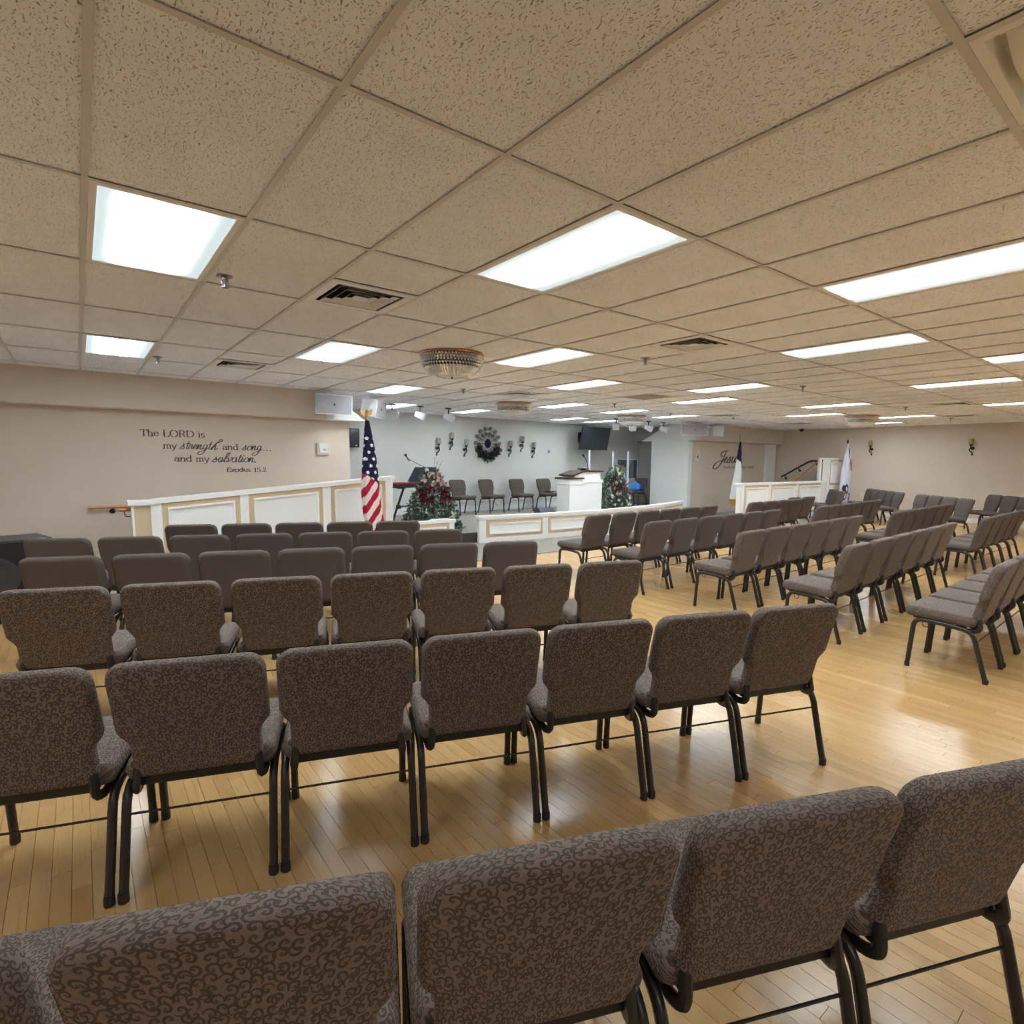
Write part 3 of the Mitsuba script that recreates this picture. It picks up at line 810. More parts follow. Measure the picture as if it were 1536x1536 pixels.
G5 = 'chairs on the stage against the wall'
for k, (x, y, w) in enumerate([(7.33, 11.93, 'first from the left, beside the flowers'), (8.20, 11.95, 'second from the left, under the wreath'), (9.20, 11.95, 'third from the left'), (10.15, 11.95, 'fourth, beside the white lectern')]):
    chair(x, y, 180 + (4, 6, -2, -3)[k], 'grey brown church chair against the stage wall, ' + w, G5, z=ZS)
chair(13.75, 11.45, 95, 'dark church chair behind the drum shield, carrying a blue bag', 'chairs on the stage against the wall', z=ZS)
# ================================================================== LETTERING ON THE WALLS
def arc(cx, cy, rx, ry, a0, a1, n=18):
    t = np.radians(np.linspace(a0, a1, n))
    return [(cx + rx * math.cos(a), cy + ry * math.sin(a)) for a in t]
def arch(x0, x1, base=0.0, top=1.0):
    return [(x0, .62)] + arc((x0 + x1) / 2, .62, (x1 - x0) / 2, top - .62, 180, 0, 10) + [(x1, base)]
def bez(*p, n=14):
    p = np.array(p, float)
    t = np.linspace(0, 1, n)[:, None]
    return [tuple(q) for q in (1 - t) ** 3 * p[0] + 3 * t * (1 - t) ** 2 * p[1] + 3 * t * t * (1 - t) * p[2] + t ** 3 * p[3]]
def ser(x, y, w=.17):
    return [(x - w, y), (x + w, y)]
ROMAN = {
    'T': (1.25, [[(.02, 1.42), (1.13, 1.42)], [(.575, 1.42), (.575, 0)], ser(.575, 0, .2), [(.03, 1.42), (.03, 1.2)], [(1.12, 1.42), (1.12, 1.2)]]),
    'h': (1.08, [[(.18, 1.5), (.18, 0)], arch(.18, .80), ser(.18, 0), ser(.80, 0), [(.02, 1.5), (.18, 1.5)]]),
    'e': (.95, [[(.10, .54), (.82, .54)], arc(.46, .50, .38, .50, 5, 322)]),
    'L': (1.12, [[(.20, 1.42), (.20, 0), (1.0, 0), (1.0, .28)], ser(.20, 1.42)]),
    'O': (1.55, [arc(.74, .71, .64, .73, 0, 360, 30)]),
    'R': (1.30, [[(.20, 1.42), (.20, 0)], [(.20, 1.42), (.62, 1.42)] + arc(.62, 1.06, .36, .36, 90, -90) + [(.20, .70)], [(.60, .70), (1.12, 0)], ser(.20, 0), ser(1.16, 0, .10)]),
    'D': (1.50, [[(.20, 1.42), (.20, 0)], [(.10, 1.42), (.58, 1.42)] + arc(.58, .71, .74, .71, 90, -90, 24) + [(.10, 0)]]),
    'i': (.45, [[(.20, 1.0), (.20, 0)], ser(.20, 0), [(.06, 1.0), (.20, 1.0)], arc(.20, 1.36, .05, .05, 0, 360, 8)]),
    's': (.80, [arc(.38, .74, .26, .25, 35, 268, 14) + arc(.38, .25, .28, .24, 90, -145, 14)]),
    'm': (1.62, [[(.18, 1.0), (.18, 0)], arch(.18, .76), arch(.76, 1.34), ser(.18, 0), ser(.76, 0, .13), ser(1.34, 0), [(.03, 1.0), (.18, 1.0)]]),
    'y': (1.00, [[(.06, 1.0), (.48, .04)], [(.92, 1.0), (.40, -.30), (.16, -.46), (.04, -.40)], ser(.06, 1.0, .13), ser(.90, 1.0, .12)]),
    'a': (.95, [arc(.42, .66, .30, .34, 160, 0, 12) + [(.72, .10), (.84, .0)], arc(.40, .29, .31, .29, 80, 350, 16), [(.44, .58), (.72, .60)]]),
    'n': (1.08, [[(.18, 1.0), (.18, 0)], arch(.18, .80), ser(.18, 0), ser(.80, 0), [(.03, 1.0), (.18, 1.0)]]),
    'd': (1.06, [arc(.44, .50, .36, .50, 30, 330, 20), [(.80, 1.5), (.80, 0), (.93, 0)], [(.64, 1.5), (.80, 1.5)]]),
    'E': (1.10, [[(.20, 1.42), (.20, 0)], [(.10, 1.42), (.95, 1.42), (.95, 1.2)], [(.20, .74), (.76, .74)], [(.10, 0), (1.0, 0), (1.0, .24)]]),
    'x': (.98, [[(.10, 1.0), (.84, 0)], [(.84, 1.0), (.10, 0)], ser(.10, 1.0, .12), ser(.84, 0, .12), ser(.12, 0, .1), ser(.82, 1.0, .1)]),
    'o': (1.05, [arc(.50, .50, .40, .51, 0, 360, 24)]),
    'u': (1.08, [[(.18, 1.0), (.18, .38)] + arc(.49, .38, .31, .38, 180, 360, 12), [(.80, 1.0), (.80, 0), (.94, 0)], [(.04, 1.0), (.18, 1.0)], [(.66, 1.0), (.80, 1.0)]]),
    '1': (.75, [[(.14, 1.14), (.40, 1.36), (.40, 0)], ser(.40, 0, .2)]),
    '5': (.95, [[(.82, 1.36), (.26, 1.36), (.20, .78)] + arc(.44, .44, .36, .44, 115, -140, 18)]),
    '2': (.95, [arc(.44, .98, .34, .40, 160, -20, 12) + [(.12, .03), (.82, .03), (.85, .2)]]),
    ':': (.45, [arc(.2, .10, .05, .05, 0, 360, 8), arc(.2, .80, .05, .05, 0, 360, 8)]),
    '.': (.55, [arc(.25, .07, .06, .06, 0, 360, 8)]), ' ': (.55, []),
    'N': (1.4, [[(.2, 0), (.2, 1.42), (1.15, 0), (1.15, 1.42)]]), 'A': (1.3, [[(.06, 0), (.62, 1.42), (1.18, 0)], [(.30, .5), (.94, .5)]]), 'M': (1.6, [[(.15, 0), (.25, 1.42), (.78, .3), (1.3, 1.42), (1.42, 0)]]),
    'B': (1.2, [[(.2, 1.42), (.2, 0)], [(.2, 1.42), (.6, 1.42)] + arc(.6, 1.07, .35, .35, 90, -90) + arc(.62, .36, .40, .36, 90, -90) + [(.2, 0)]]), 'V': (1.3, [[(.06, 1.42), (.62, 0), (1.18, 1.42)]]),
    'Y': (1.25, [[(.06, 1.42), (.6, .7), (1.14, 1.42)], [(.6, .7), (.6, 0)]]),
}
SCRIPT = {
    's': (.72, [[(-.10, .10)] + bez((-.10, .10), (.15, .45), (.30, .75), (.36, 1.02)) + bez((.36, 1.02), (.30, .70), (.62, .45), (.50, .16)) + bez((.50, .16), (.42, -.06), (.14, -.04), (.06, .10))]),
    't': (.55, [[(.30, 1.52), (.22, .25)] + bez((.22, .25), (.20, -.08), (.42, -.05), (.60, .22)), [(.02, 1.06), (.62, 1.10)]]),
    'r': (.62, [[(-.02, .2), (.12, .95), (.12, .80)] + bez((.12, .80), (.30, .85), (.44, .95), (.50, .86)) + bez((.50, .86), (.36, .40), (.30, -.05), (.62, .22))]),
    'e': (.66, [bez((.02, .32), (.44, .42), (.62, .74), (.42, .92)) + bez((.42, .92), (.16, 1.02), (-.02, .10), (.30, .02)) + bez((.30, .02), (.44, .0), (.58, .14), (.68, .30))]),
    'n': (.92, [[(.0, .25), (.14, .95), (.10, 0)] + bez((.10, 0), (.22, .60), (.42, 1.02), (.56, .92)) + bez((.56, .92), (.66, .82), (.42, .02), (.66, .02)) + bez((.66, .02), (.76, .02), (.86, .14), (.94, .28))]),
    'g': (.86, [arc(.36, .52, .30, .44, 50, 400, 20), [(.64, .92), (.60, .2)] + bez((.60, .2), (.56, -.6), (.20, -1.15), (-.25, -1.05)) + bez((-.25, -1.05), (-.75, -.90), (-.45, -.45), (.10, -.30)) + bez((.10, -.30), (.45, -.18), (.70, .02), (.88, .28))]),
    'h': (1.05, [bez((.02, .25), (.30, .70), (.95, 1.9), (1.10, 2.0)) + bez((1.10, 2.0), (1.5, 2.25), (1.65, 1.75), (1.20, 1.55)) + bez((1.20, 1.55), (.75, 1.40), (.30, 1.20), (.14, 0)), bez((.14, 0), (.26, .60), (.50, 1.0), (.62, .90)) + bez((.62, .90), (.70, .80), (.50, .02), (.72, .02)) + bez((.72, .02), (.84, .02), (.96, .16), (1.06, .30))]),
    'o': (.80, [arc(.38, .48, .32, .46, 80, 440, 22), [(.46, .94), (.84, .72)]]),
    'a': (.88, [arc(.36, .48, .31, .46, 40, 380, 20), [(.64, .96), (.58, .2)] + bez((.58, .2), (.58, -.06), (.76, .02), (.90, .28))]),
    'l': (.52, [bez((-.02, .28), (.28, .70), (.75, 1.7), (.52, 1.95)) + bez((.52, 1.95), (.26, 2.1), (.10, .9), (.14, .25)) + bez((.14, .25), (.16, -.05), (.38, -.02), (.54, .28))]),
    'v': (.74, [bez((.0, .75), (.14, 1.1), (.18, .85), (.22, .02)) + bez((.22, .02), (.44, .28), (.66, .60), (.60, .98)), [(.60, .98), (.78, .84)]]),
    'i': (.46, [[(.02, .28), (.18, .95), (.14, .22)] + bez((.14, .22), (.14, -.04), (.34, -.02), (.48, .28)), arc(.24, 1.36, .05, .05, 0, 360, 8)]),
    'u': (.92, [[(.02, .75), (.14, .98)] + bez((.14, .98), (.08, .40), (.06, .02), (.26, .02)) + bez((.26, .02), (.44, .02), (.60, .50), (.68, .96)), [(.68, .96), (.62, .2)] + bez((.62, .2), (.62, -.05), (.80, .0), (.94, .28))]),
    'J': (.98, [bez((1.25, 2.0), (.9, 2.05), (.35, 2.0), (.22, 1.55)) + bez((.22, 1.55), (.12, 1.15), (.45, .95), (.62, 1.05)), bez((.95, 2.0), (.92, .9), (.80, -.6), (.10, -1.0)) + bez((.10, -1.0), (-.55, -1.25), (-.60, -.35), (-.05, .05)) + bez((-.05, .05), (.30, .25), (.60, .35), (.95, .42))]),
    '.': (.5, [arc(.2, .07, .07, .07, 0, 360, 8)]),
}
def word_shape(text, font, thick, thin, slant=0.0):
    x, shapes = 0.0, []
    for ch in text:
        adv, strokes = font[ch]
        for st in strokes:
            pts = [(x + px + slant * py, py) for px, py in st]
            k = thick / thin
            ls = affinity.scale(LineString(pts), 1, k, origin=(0, 0)).buffer(thick, quad_segs=3)
            shapes.append(affinity.scale(ls, 1, 1 / k, origin=(0, 0)))
        x += adv
    return unary_union(shapes)
def word_mesh(text, font, x0, x1, z, h, thick, thin, slant=0.0, y=YF, depth=.003, z1=None):
    """the word set between x0 and x1 on the wall y, x-height h."""
    s = word_shape(text, font, thick, thin, slant)
    a, b, c, d = s.bounds
    if font is SCRIPT:                                  # swashes may hang out; fit the word's body
        pass
    k = (x1 - x0) / (c - a)
    s = affinity.affine_transform(s, [k, 0, ((z1 - z) / (x1 - x0) * k if z1 is not None else 0), h, x0 - a * k, z - ((z1 - z) / (x1 - x0) * k * a if z1 is not None else 0)]).simplify(h * .006)
    return cat([prism_xz(g, y - depth, y + .001) for g in getattr(s, 'geoms', [s])])
t = thing('wall_verse', 'dark brown Bible verse lettering on the left tan wall', 'wall lettering')
h = .060
R_ = (.10, .045)
SC_ = (.076, .056, .30)
for w, fnt, a, b, z, hh, st in [
        ('The', ROMAN, .714, .941, 1.815, .062, R_), ('LORD', ROMAN, .987, 1.389, 1.815, .066, R_), ('is', ROMAN, 1.435, 1.533, 1.815, .062, R_),
        ('my', ROMAN, .98, 1.164, 1.640, h, R_), ('strength', SCRIPT, 1.185, 1.775, 1.637, .076, SC_), ('and', ROMAN, 1.761, 1.985, 1.637, h, R_), ('song', SCRIPT, 2.030, 2.335, 1.637, .076, SC_), ('...', ROMAN, 2.348, 2.467, 1.637, .07, (.06, .05)),
        ('and', ROMAN, 1.115, 1.345, 1.452, h, R_), ('my', ROMAN, 1.389, 1.582, 1.450, h, R_), ('salvation.', SCRIPT, 1.600, 2.235, 1.448, .076, SC_),
        ('Exodus', ROMAN, 1.804, 2.151, 1.297, .046, (.11, .06)), ('15:2', ROMAN, 2.197, 2.384, 1.297, .046, (.11, .06))]:
    part(t, 'word', word_mesh(w, fnt, a, b, z, hh, *st), LETTER, smooth=False)
t = thing('wall_name', 'dark script name lettering on the right tan wall, partly behind the white flag', 'wall lettering')
part(t, 'word', word_mesh('Jesus', SCRIPT, 14.98, 16.45, 1.54, .185, .080, .055, .28), LETTER, smooth=False)
for w, a, b in (('NAME', 15.55, 15.95), ('ABOVE', 16.02, 16.45), ('EVERY', 16.52, 16.90), ('NAME', 16.97, 17.35)):
    part(t, 'word', word_mesh(w, ROMAN, a, b, 1.365, .055, .09, .06), LETTER_SOFT, smooth=False)

# ================================================================== PANELLED HALF WALLS
def framed_panel(t, quad, y, white=WHITE):
    """a recessed cream field with a raised white moulded panel; quad = 4 (x, z) corners, facing -y at plane y."""
    q = np.array(quad, float)
    part(t, 'field', prism_xz(q, y + .004, y + .02), CREAM, smooth=False)
    def inset(d):
        return np.array(Polygon(q).buffer(-d, join_style=2).exterior.coords)[:-1]
    o, i = inset(.065), inset(.095)
    ring = Polygon(o, [i])
    part(t, 'moulding', prism_xz(ring, y - .026, y + .01), white, smooth=False)
    part(t, 'bead', prism_xz(Polygon(inset(.073), [inset(.087)]), y - .034, y - .026), white, smooth=False)
    part(t, 'panel', prism_xz(Polygon(inset(.09)), y - .006, y + .012), white, smooth=False)
# the ramp wall, rising to the right
def rz(x):
    return .955 + (x - .46) * (1.250 - .955) / (4.02 - .46)
RY = 8.50
t = thing('ramp_half_wall', 'long white panelled half wall rising along the ramp under the verse', 'half wall')
part(t, 'core', prism_xz([(.48, .012), (4.0, .012), (4.0, rz(4.0) - .05), (.72, rz(.72) - .05), (.72, .90), (.48, .90)], RY + .02, RY + .13), WHITE, smooth=False)
part(t, 'cap', prism_xz([(.70, rz(.72) - .06), (4.03, rz(4.03) - .06), (4.03, rz(4.03)), (.70, rz(.72))], RY - .03, RY + .18), WHITE, smooth=False)
part(t, 'end_cap', box(.44, .73, RY - .03, RY + .20, .90, .965, .006), WHITE)
for a, b in ((.70, .80), (1.72, 1.83), (2.86, 2.98), (3.87, 4.0)):
    part(t, 'stile', prism_xz([(a, .012), (b, .012), (b, rz(b) - .06), (a, rz(a) - .06)], RY - .005, RY + .025), WHITE, smooth=False)
part(t, 'bottom_rail', box(.80, 3.87, RY - .005, RY + .025, .012, .16, .003), WHITE)
for a, b in ((.80, 1.72), (1.83, 2.86), (2.98, 3.87)):
    framed_panel(t, [(a, .16), (b, .16), (b, rz(b) - .06), (a, rz(a) - .06)], RY)
part(t, 'end_field', box(.505, .68, RY + .012, RY + .022, .06, .885), CREAM)
part(t, 'end_stile', cat(box(.48, .505, RY - .002, RY + .02, .012, .90), box(.68, .70, RY - .002, RY + .02, .012, .90)), WHITE)
# low ledge left of the step
t = thing('stage_ledge', 'low white panelled ledge under the flowers, left of the stage step', 'ledge')
part(t, 'core', box(4.03, 5.17, RY + .02, RY + .07, .012, .42, .003), WHITE)
part(t, 'cap', box(4.03, 5.20, RY - .02, RY + .085, .42, .475, .006), WHITE)
part(t, 'stile', box(5.06, 5.17, RY - .005, RY + .025, .012, .42, .003), WHITE)
part(t, 'bottom_rail', box(4.03, 5.06, RY - .005, RY + .025, .012, .10, .003), WHITE)
framed_panel(t, [(4.06, .10), (5.06, .10), (5.06, .42), (4.06, .42)], RY)
t = thing('paper_stack', 'white paper stack lying on the low ledge in front of the flowers', 'papers')
part(t, 'sheet', move(box(-.17, .17, -.045, .045, 0, .012, .002), 4.87, RY + .03, .475, .02), PAPER)
part(t, 'sheet', move(box(-.15, .17, -.045, .04, .012, .022, .002), 4.89, RY + .03, .475, -.03), PAPER)
# bowed altar rail on the right of the step
t = thing('altar_rail', 'long low white panelled altar rail bowing out before the stage', 'altar rail')
xs = np.linspace(5.70, 12.65, 40)
def bow(x0, x1, z0, z1, d0, d1, n=8):
    """a strip of the rail between x0 and x1, from d0 to d1 behind its face."""
    x = np.linspace(x0, x1, n)
    a = [(float(q), float(rail_y(q)) + d0) for q in x]
    b = [(float(q), float(rail_y(q)) + d1) for q in x[::-1]]
    return prism_xy(Polygon(a + b), z0, z1)
part(t, 'core', bow(5.68, 12.65, .012, .45, .02, .095, 40), WHITE, smooth=False)
part(t, 'cap', cat(bow(5.64, 12.68, .455, .51, -.035, .13, 40), bow(5.66, 12.66, .43, .455, -.015, .11, 40)), WHITE, smooth=False)
part(t, 'bottom_rail', bow(5.66, 12.65, .012, .105, -.005, .03, 40), WHITE, smooth=False)
edges = [5.66, 7.02, 8.40, 9.80, 11.20, 12.60]
for e in edges:
    part(t, 'stile', bow(e, e + .13 if e < 12 else e + .05, .10, .44, -.005, .03, 3), WHITE, smooth=False)
for a, b in zip(edges[:-1], edges[1:]):
    a, b = a + .13, b
    part(t, 'field', bow(a, b, .10, .44, .008, .025), CREAM, smooth=False)
    m = .065
    part(t, 'moulding', cat(bow(a + m, b - m, .10 + m, .10 + m + .028, -.028, .01), bow(a + m, b - m, .44 - m - .028, .44 - m, -.028, .01), bow(a + m, a + m + .028, .10 + m, .44 - m, -.028, .01, 2), bow(b - m - .028, b - m, .10 + m, .44 - m, -.028, .01, 2)), WHITE, smooth=False)
    part(t, 'panel', bow(a + m + .02, b - m - .02, .10 + m + .02, .44 - m - .02, -.004, .015), WHITE, smooth=False)
# half wall and tall box before the right steps
QY = 7.50
t = thing('step_half_wall', 'white panelled half wall in front of the right steps, behind the chairs', 'half wall')
part(t, 'core', box(12.80, 17.42, QY + .02, QY + .13, .012, .97, .003), WHITE)
part(t, 'cap', box(12.76, 17.44, QY - .03, QY + .18, .97, 1.035, .006), WHITE)
part(t, 'bottom_rail', box(12.82, 17.40, QY - .005, QY + .025, .012, .14, .003), WHITE)
qs = [12.82, 14.12, 15.62, 17.12]
for q in qs:
    part(t, 'stile', box(q, q + (.12 if q < 17 else .28), QY - .005, QY + .025, .14, .97, .003), WHITE)
for a, b in zip(qs[:-1], qs[1:]):
    framed_panel(t, [(a + .12, .14), (b, .14), (b, .97), (a + .12, .97)], QY)
t = thing('landing_wall', 'tall white panelled wall box beside the right wall, behind the pale flag', 'half wall')
part(t, 'core', box(17.46, 18.58, QY + .02, QY + .14, .012, 1.66, .003), WHITE)
part(t, 'cap', box(17.44, 18.60, QY - .02, QY + .16, 1.66, 1.72, .006), WHITE)
part(t, 'stile', box(17.46, 17.64, QY - .005, QY + .025, .012, 1.66, .003), WHITE)
part(t, 'stile', box(18.48, 18.58, QY - .005, QY + .025, .012, 1.66, .003), WHITE)
part(t, 'rail', box(17.64, 18.48, QY - .005, QY + .025, .78, .90, .003), WHITE)
part(t, 'bottom_rail', box(17.64, 18.48, QY - .005, QY + .025, .012, .14, .003), WHITE)
framed_panel(t, [(17.64, .90), (18.48, .90), (18.48, 1.66), (17.64, 1.66)], QY)
framed_panel(t, [(17.64, .14), (18.48, .14), (18.48, .78), (17.64, .78)], QY)
# handrails
t = thing('ramp_handrail', 'oak handrail on the left wall with a round black bracket', 'handrail')
part(t, 'rail', tube([(.06, YF - .09, .812), (.75, YF - .09, .822), (3.6, YF - .09, 1.12)], .021, 12), OAK)
for x, z in ((.33, .815), (2.0, .95)):
    b = part(t, 'bracket', tube(curve([(x, YF - .09, z - .015), (x, YF - .09, z - .06, .03), (x, YF - .012, z - .065, 0)], 6), .008, 8), IRON)
    part(b, 'rosette', move(lathe([(.034, 0), (.034, .008), (.02, .014)], 18), x, YF, z - .065, rx=PI / 2), IRON)
t = thing('inner_handrail', 'short end of an oak handrail on a curved bracket behind the ramp wall', 'handrail')
part(t, 'rail', tube([(.36, RY + .24, .835), (.75, RY + .24, .845), (3.9, RY + .24, 1.12)], .021, 12), OAK)
part(t, 'bracket', tube(curve([(.42, RY + .24, .815), (.42, RY + .24, .755, .04), (.50, RY + .13, .755, 0)], 6), .006, 8), IRON)
t = thing('step_handrail', 'dark brown handrail bending up the right wall above the steps', 'handrail')
part(t, 'rail', tube(curve([(XR - .08, 9.42, 1.10), (XR - .08, 8.50, 1.63, .1), (XR - .08, 7.70, 1.64, 0)], 6), .026, 10), DARKWOOD)
for y, z in ((9.3, 1.15), (8.85, 1.41), (8.3, 1.62)):
    part(t, 'bracket', cat(tube([(XR - .08, y, z - .02), (XR - .07, y, z - .09), (XR - .005, y, z - .10)], .010, 8), move(lathe([(.04, 0), (.04, .010), (.02, .016)], 16), XR, y, z - .10, ry=-PI / 2)), IRON)
t = thing('slanted_oak_rail', 'bright oak rail slanting down from the tall white wall box', 'handrail')
part(t, 'rail', tube([(17.42, QY + .22, 1.66), (17.42, QY + .9, 1.02), (17.42, QY + 1.6, .36)], .024, 10), OAK)
part(t, 'post', box(17.34, 17.44, QY + .16, QY + .24, .012, 1.72, .005), WHITE)
for k in range(3):
    struct('step', box(17.5, XR, QY + .15 + .28 * k, QY + .15 + .28 * (k + 1), .012, .80 - .22 * k), CARPET)

# ================================================================== FLAGS
def bundle(cx, y, prof, lobes, depth, amp, seed, nz=70, na=64, uoff=0.0):
    """hanging flag cloth: a fluted closed bundle. prof rows: (z, centre offset, half width)."""
    prof = np.array(prof, float)
    z = np.linspace(prof[0, 0], prof[-1, 0], nz)
    o, w = np.interp(z, prof[:, 0], prof[:, 1]), np.interp(z, prof[:, 0], prof[:, 2])
    a = np.arange(na) * 2 * PI / na
    V, U = [], []
    for q, zz in enumerate(z):
        ph = seed + .5 * math.sin(zz * 2.1 + seed)
        r = 1 + amp * np.sin(lobes * a + ph) * (.4 + .6 * min(1, w[q] / .08)) + amp * .5 * np.sin((lobes + 3) * a - ph * 2)
        x = o[q] + w[q] * r * np.cos(a)
        yy = depth * w[q] * r * np.sin(a)
        V.append(np.stack([cx + x, y + yy, np.full(na, zz)], -1)); U.append(np.stack([x + uoff, np.full(na, zz)], -1))
    V.append([[cx + o[0], y, z[0]], [cx + o[-1], y, z[-1]]]); U.append([[o[0], z[0]], [o[-1], z[-1]]])
    v, uv = np.vstack(V), np.vstack(U)
    f = []
    for i in range(nz - 1):
        for j in range(na):
            A, B, C, D = i * na + j, i * na + (j + 1) % na, (i + 1) * na + (j + 1) % na, (i + 1) * na + j
            f += [[A, B, C], [A, C, D]]
    k = nz * na
    for j in range(na):
        f += [[k, (j + 1) % na, j], [k + 1, (nz - 1) * na + j, (nz - 1) * na + (j + 1) % na]]
    m = trimesh.Trimesh(v, np.array(f), process=False)
    if m.volume < 0:
        m.invert()
    return m, uv
def stand(t, x, y, top, mat_base, z0=.012):
    part(t, 'base', lathe([(.16, z0), (.16, z0 + .02), (.06, z0 + .05), (.03, z0 + .09), (.022, z0 + .12)], 28, (x, y, 0)), mat_base)
    part(t, 'pole', tube([(x, y, z0 + .05), (x, y, top)], .014, 12), OAK)
fx_, fy_ = 3.30, 7.85
t = thing('national_flag', 'furled flag with stars and stripes before the white ramp wall', 'flag')
stand(t, fx_, fy_, 2.10, GOLD)
m, uv = bundle(fx_, fy_ - .02, [(.36, .14, .08), (.45, .12, .125), (.75, .07, .135), (1.05, .045, .125), (1.45, .035, .098), (1.75, .025, .068), (1.95, .012, .045), (2.07, .005, .028)], 5, .55, .16, .6)
part(t, 'cloth', m, US, smooth=True, uv=uv)
ez = 2.09
wing = []
for s in (-1, 1):
    wing.append(prism_xz([(s * .01, ez + .06), (s * .035, ez + .11), (s * .09, ez + .155), (s * .085, ez + .12), (s * .10, ez + .11), (s * .08, ez + .09), (s * .085, ez + .07), (s * .05, ez + .055), (s * .02, ez + .03)][::s], -.012, .012))
part(t, 'eagle', move(cat(wing + [move(trimesh.creation.icosphere(2, 1.0).apply_scale([.025, .025, .05]), 0, 0, ez + .06), ball(.012, 0, ez + .12, .018), hull([(.02, -.005, ez + .125), (.02, .005, ez + .125), (.045, 0, ez + .112), (.02, 0, ez + .112)]),
     lathe([(.012, ez - .02), (.022, ez), (.012, ez + .02)], 14)]), fx_, fy_, 0), GOLD)
fx_, fy_ = 14.30, 8.50
t = thing('white_flag', 'white furled flag with navy top and gold fringe, left of the right half wall', 'flag')
stand(t, fx_, fy_, 2.17, GOLD)
m, uv = bundle(fx_, fy_ - .02, [(.42, -.08, .19), (.55, -.12, .215), (1.0, -.08, .175), (1.4, -.04, .125), (1.75, -.01, .085), (2.0, .0, .055), (2.12, .0, .025)], 4, .55, .12, 2.1)
part(t, 'cloth', m, WF, smooth=True, uv=uv)
m, _ = bundle(fx_, fy_ - .02, [(.38, -.075, .188), (.42, -.08, .196), (.55, -.12, .222)], 4, .56, .12, 2.1, nz=10)
part(t, 'fringe', m, FRINGE, smooth=True)
part(t, 'finial', lathe([(.012, 2.15), (.022, 2.19), (.010, 2.21), (.030, 2.26), (.004, 2.35)], 14, (fx_, fy_, 0)), GOLD)
fx_, fy_ = 17.98, 7.20
t = thing('pale_flag', 'pale lavender furled flag with dark emblems in the right corner', 'flag')
stand(t, fx_, fy_, 2.16, GOLD)
m, uv = bundle(fx_, fy_ - .02, [(.38, .0, .20), (.6, -.05, .235), (1.0, -.02, .205), (1.36, .03, .205), (1.5, .05, .185), (1.8, .03, .115), (2.0, .01, .070), (2.12, .0, .035)], 4, .5, .12, 4.0)
part(t, 'cloth', m, PF, smooth=True, uv=uv)
part(t, 'finial', lathe([(.010, 2.14), (.03, 2.19), (.02, 2.24), (.004, 2.26)], 14, (fx_, fy_, 0)), IRON)

# ================================================================== LOUDSPEAKERS, SCREENS, SPOTLIGHTS
def speaker(label, x, y, z, w, h, d, rz_=0.0, rx_=0.0, taper=.55):
    """white horn cabinet: grille faces -y, back narrower."""
    t = thing('loudspeaker', label, 'loudspeaker', 'white loudspeakers on the soffits')
    a, b = w / 2, w / 2 * taper
    body = hull([(sx * a, -d / 2, sz * h / 2) for sx in (-1, 1) for sz in (-1, 1)] + [(sx * b, d / 2, sz * h / 2 * .9) for sx in (-1, 1) for sz in (-1, 1)])
    def M(m):
        return move(move(m, rx=rx_), x, y, z, rz=rz_)
    part(t, 'body', M(body), SPK_WHITE, smooth=False)
    part(t, 'grille', M(box(-a + .018, a - .018, -d / 2 - .008, -d / 2 + .002, -h / 2 + .018, h / 2 - .018, .004)), SPK_GRILL)
    part(t, 'badge', M(move(lathe([(.016, 0), (.016, .004), (.006, .006)], 16), 0, -d / 2 - .008, 0, rx=PI / 2)), IRON)
    part(t, 'yoke', M(cat(tube([(-a * .8, .02, h / 2), (-a * .8, .02, h / 2 + .03), (a * .8, .02, h / 2 + .03), (a * .8, .02, h / 2)], .008, 8), tube([(0, .02, h / 2 + .03), (0, .02, h / 2 + .06)], .010, 8))), SPK_WHITE)
    return t
speaker('white loudspeaker on the left soffit, facing the seats', 3.31, 9.26, 2.405, .60, .32, .26, -.02, .12)
speaker('white loudspeaker turned to the stage, behind the starred flag', 4.13, 9.52, 2.41, .50, .31, .30, .80, .14, .6)
speaker('white loudspeaker on the right soffit, left of two', 13.22, 9.30, 2.42, .82, .31, .26, -.42, .05)
speaker('white loudspeaker on the right soffit, right of two', 14.27, 9.28, 2.42, .62, .30, .26, 1.00, .05)
def spotlight(x, y, z, rz_, where):
    t = thing('spotlight', 'white box shaped stage spotlight hanging from the ceiling, ' + where, 'spotlight', 'white stage spotlights')
    body = hull([(sx * .055, .10, sz * .05) for sx in (-1, 1) for sz in (-1, 1)] + [(sx * .085, -.11, sz * .08) for sx in (-1, 1) for sz in (-1, 1)])
    def M(m):
        return move(move(m, rx=.35), x, y, z, rz=rz_)
    part(t, 'housing', M(body), SPK_WHITE, smooth=False)
    part(t, 'lens', M(box(-.07, .07, -.118, -.109, -.065, .065, .002)), SPK_WHITE)
    part(t, 'bracket', cat(tube([(x, y, z + .07), (x, y, CE)], .012, 8), box(x - .07, x + .07, y - .03, y + .03, CE - .022, CE - .001, .004)), IRON)
for x, w in ((4.98, 'left of three by the starred flag'), (5.60, 'middle of three left of the wreath'), (6.28, 'right of three left of the wreath')):
    spotlight(x, 10.55, 2.43, .9, w)
for k, x in enumerate((10.82, 11.42, 12.08, 12.72)):
    spotlight(x, 9.88, 2.44, (-.9, -.5, .5, .8)[k], ('first of four above the lectern', 'second of four above the lectern', 'third of four above the lectern', 'rightmost of four above the lectern')[k])
t = thing('television', 'black flat television tilted down on the stage wall', 'television')
def M(m):
    return move(move(m, rx=.20), 11.93, 11.72, 2.20, rz=.04)
part(t, 'case', M(box(-.60, .60, -.025, .025, -.33, .33, .006)), PLASTIC)
part(t, 'screen', M(box(-.585, .585, -.028, -.024, -.312, .318)), SCREEN)
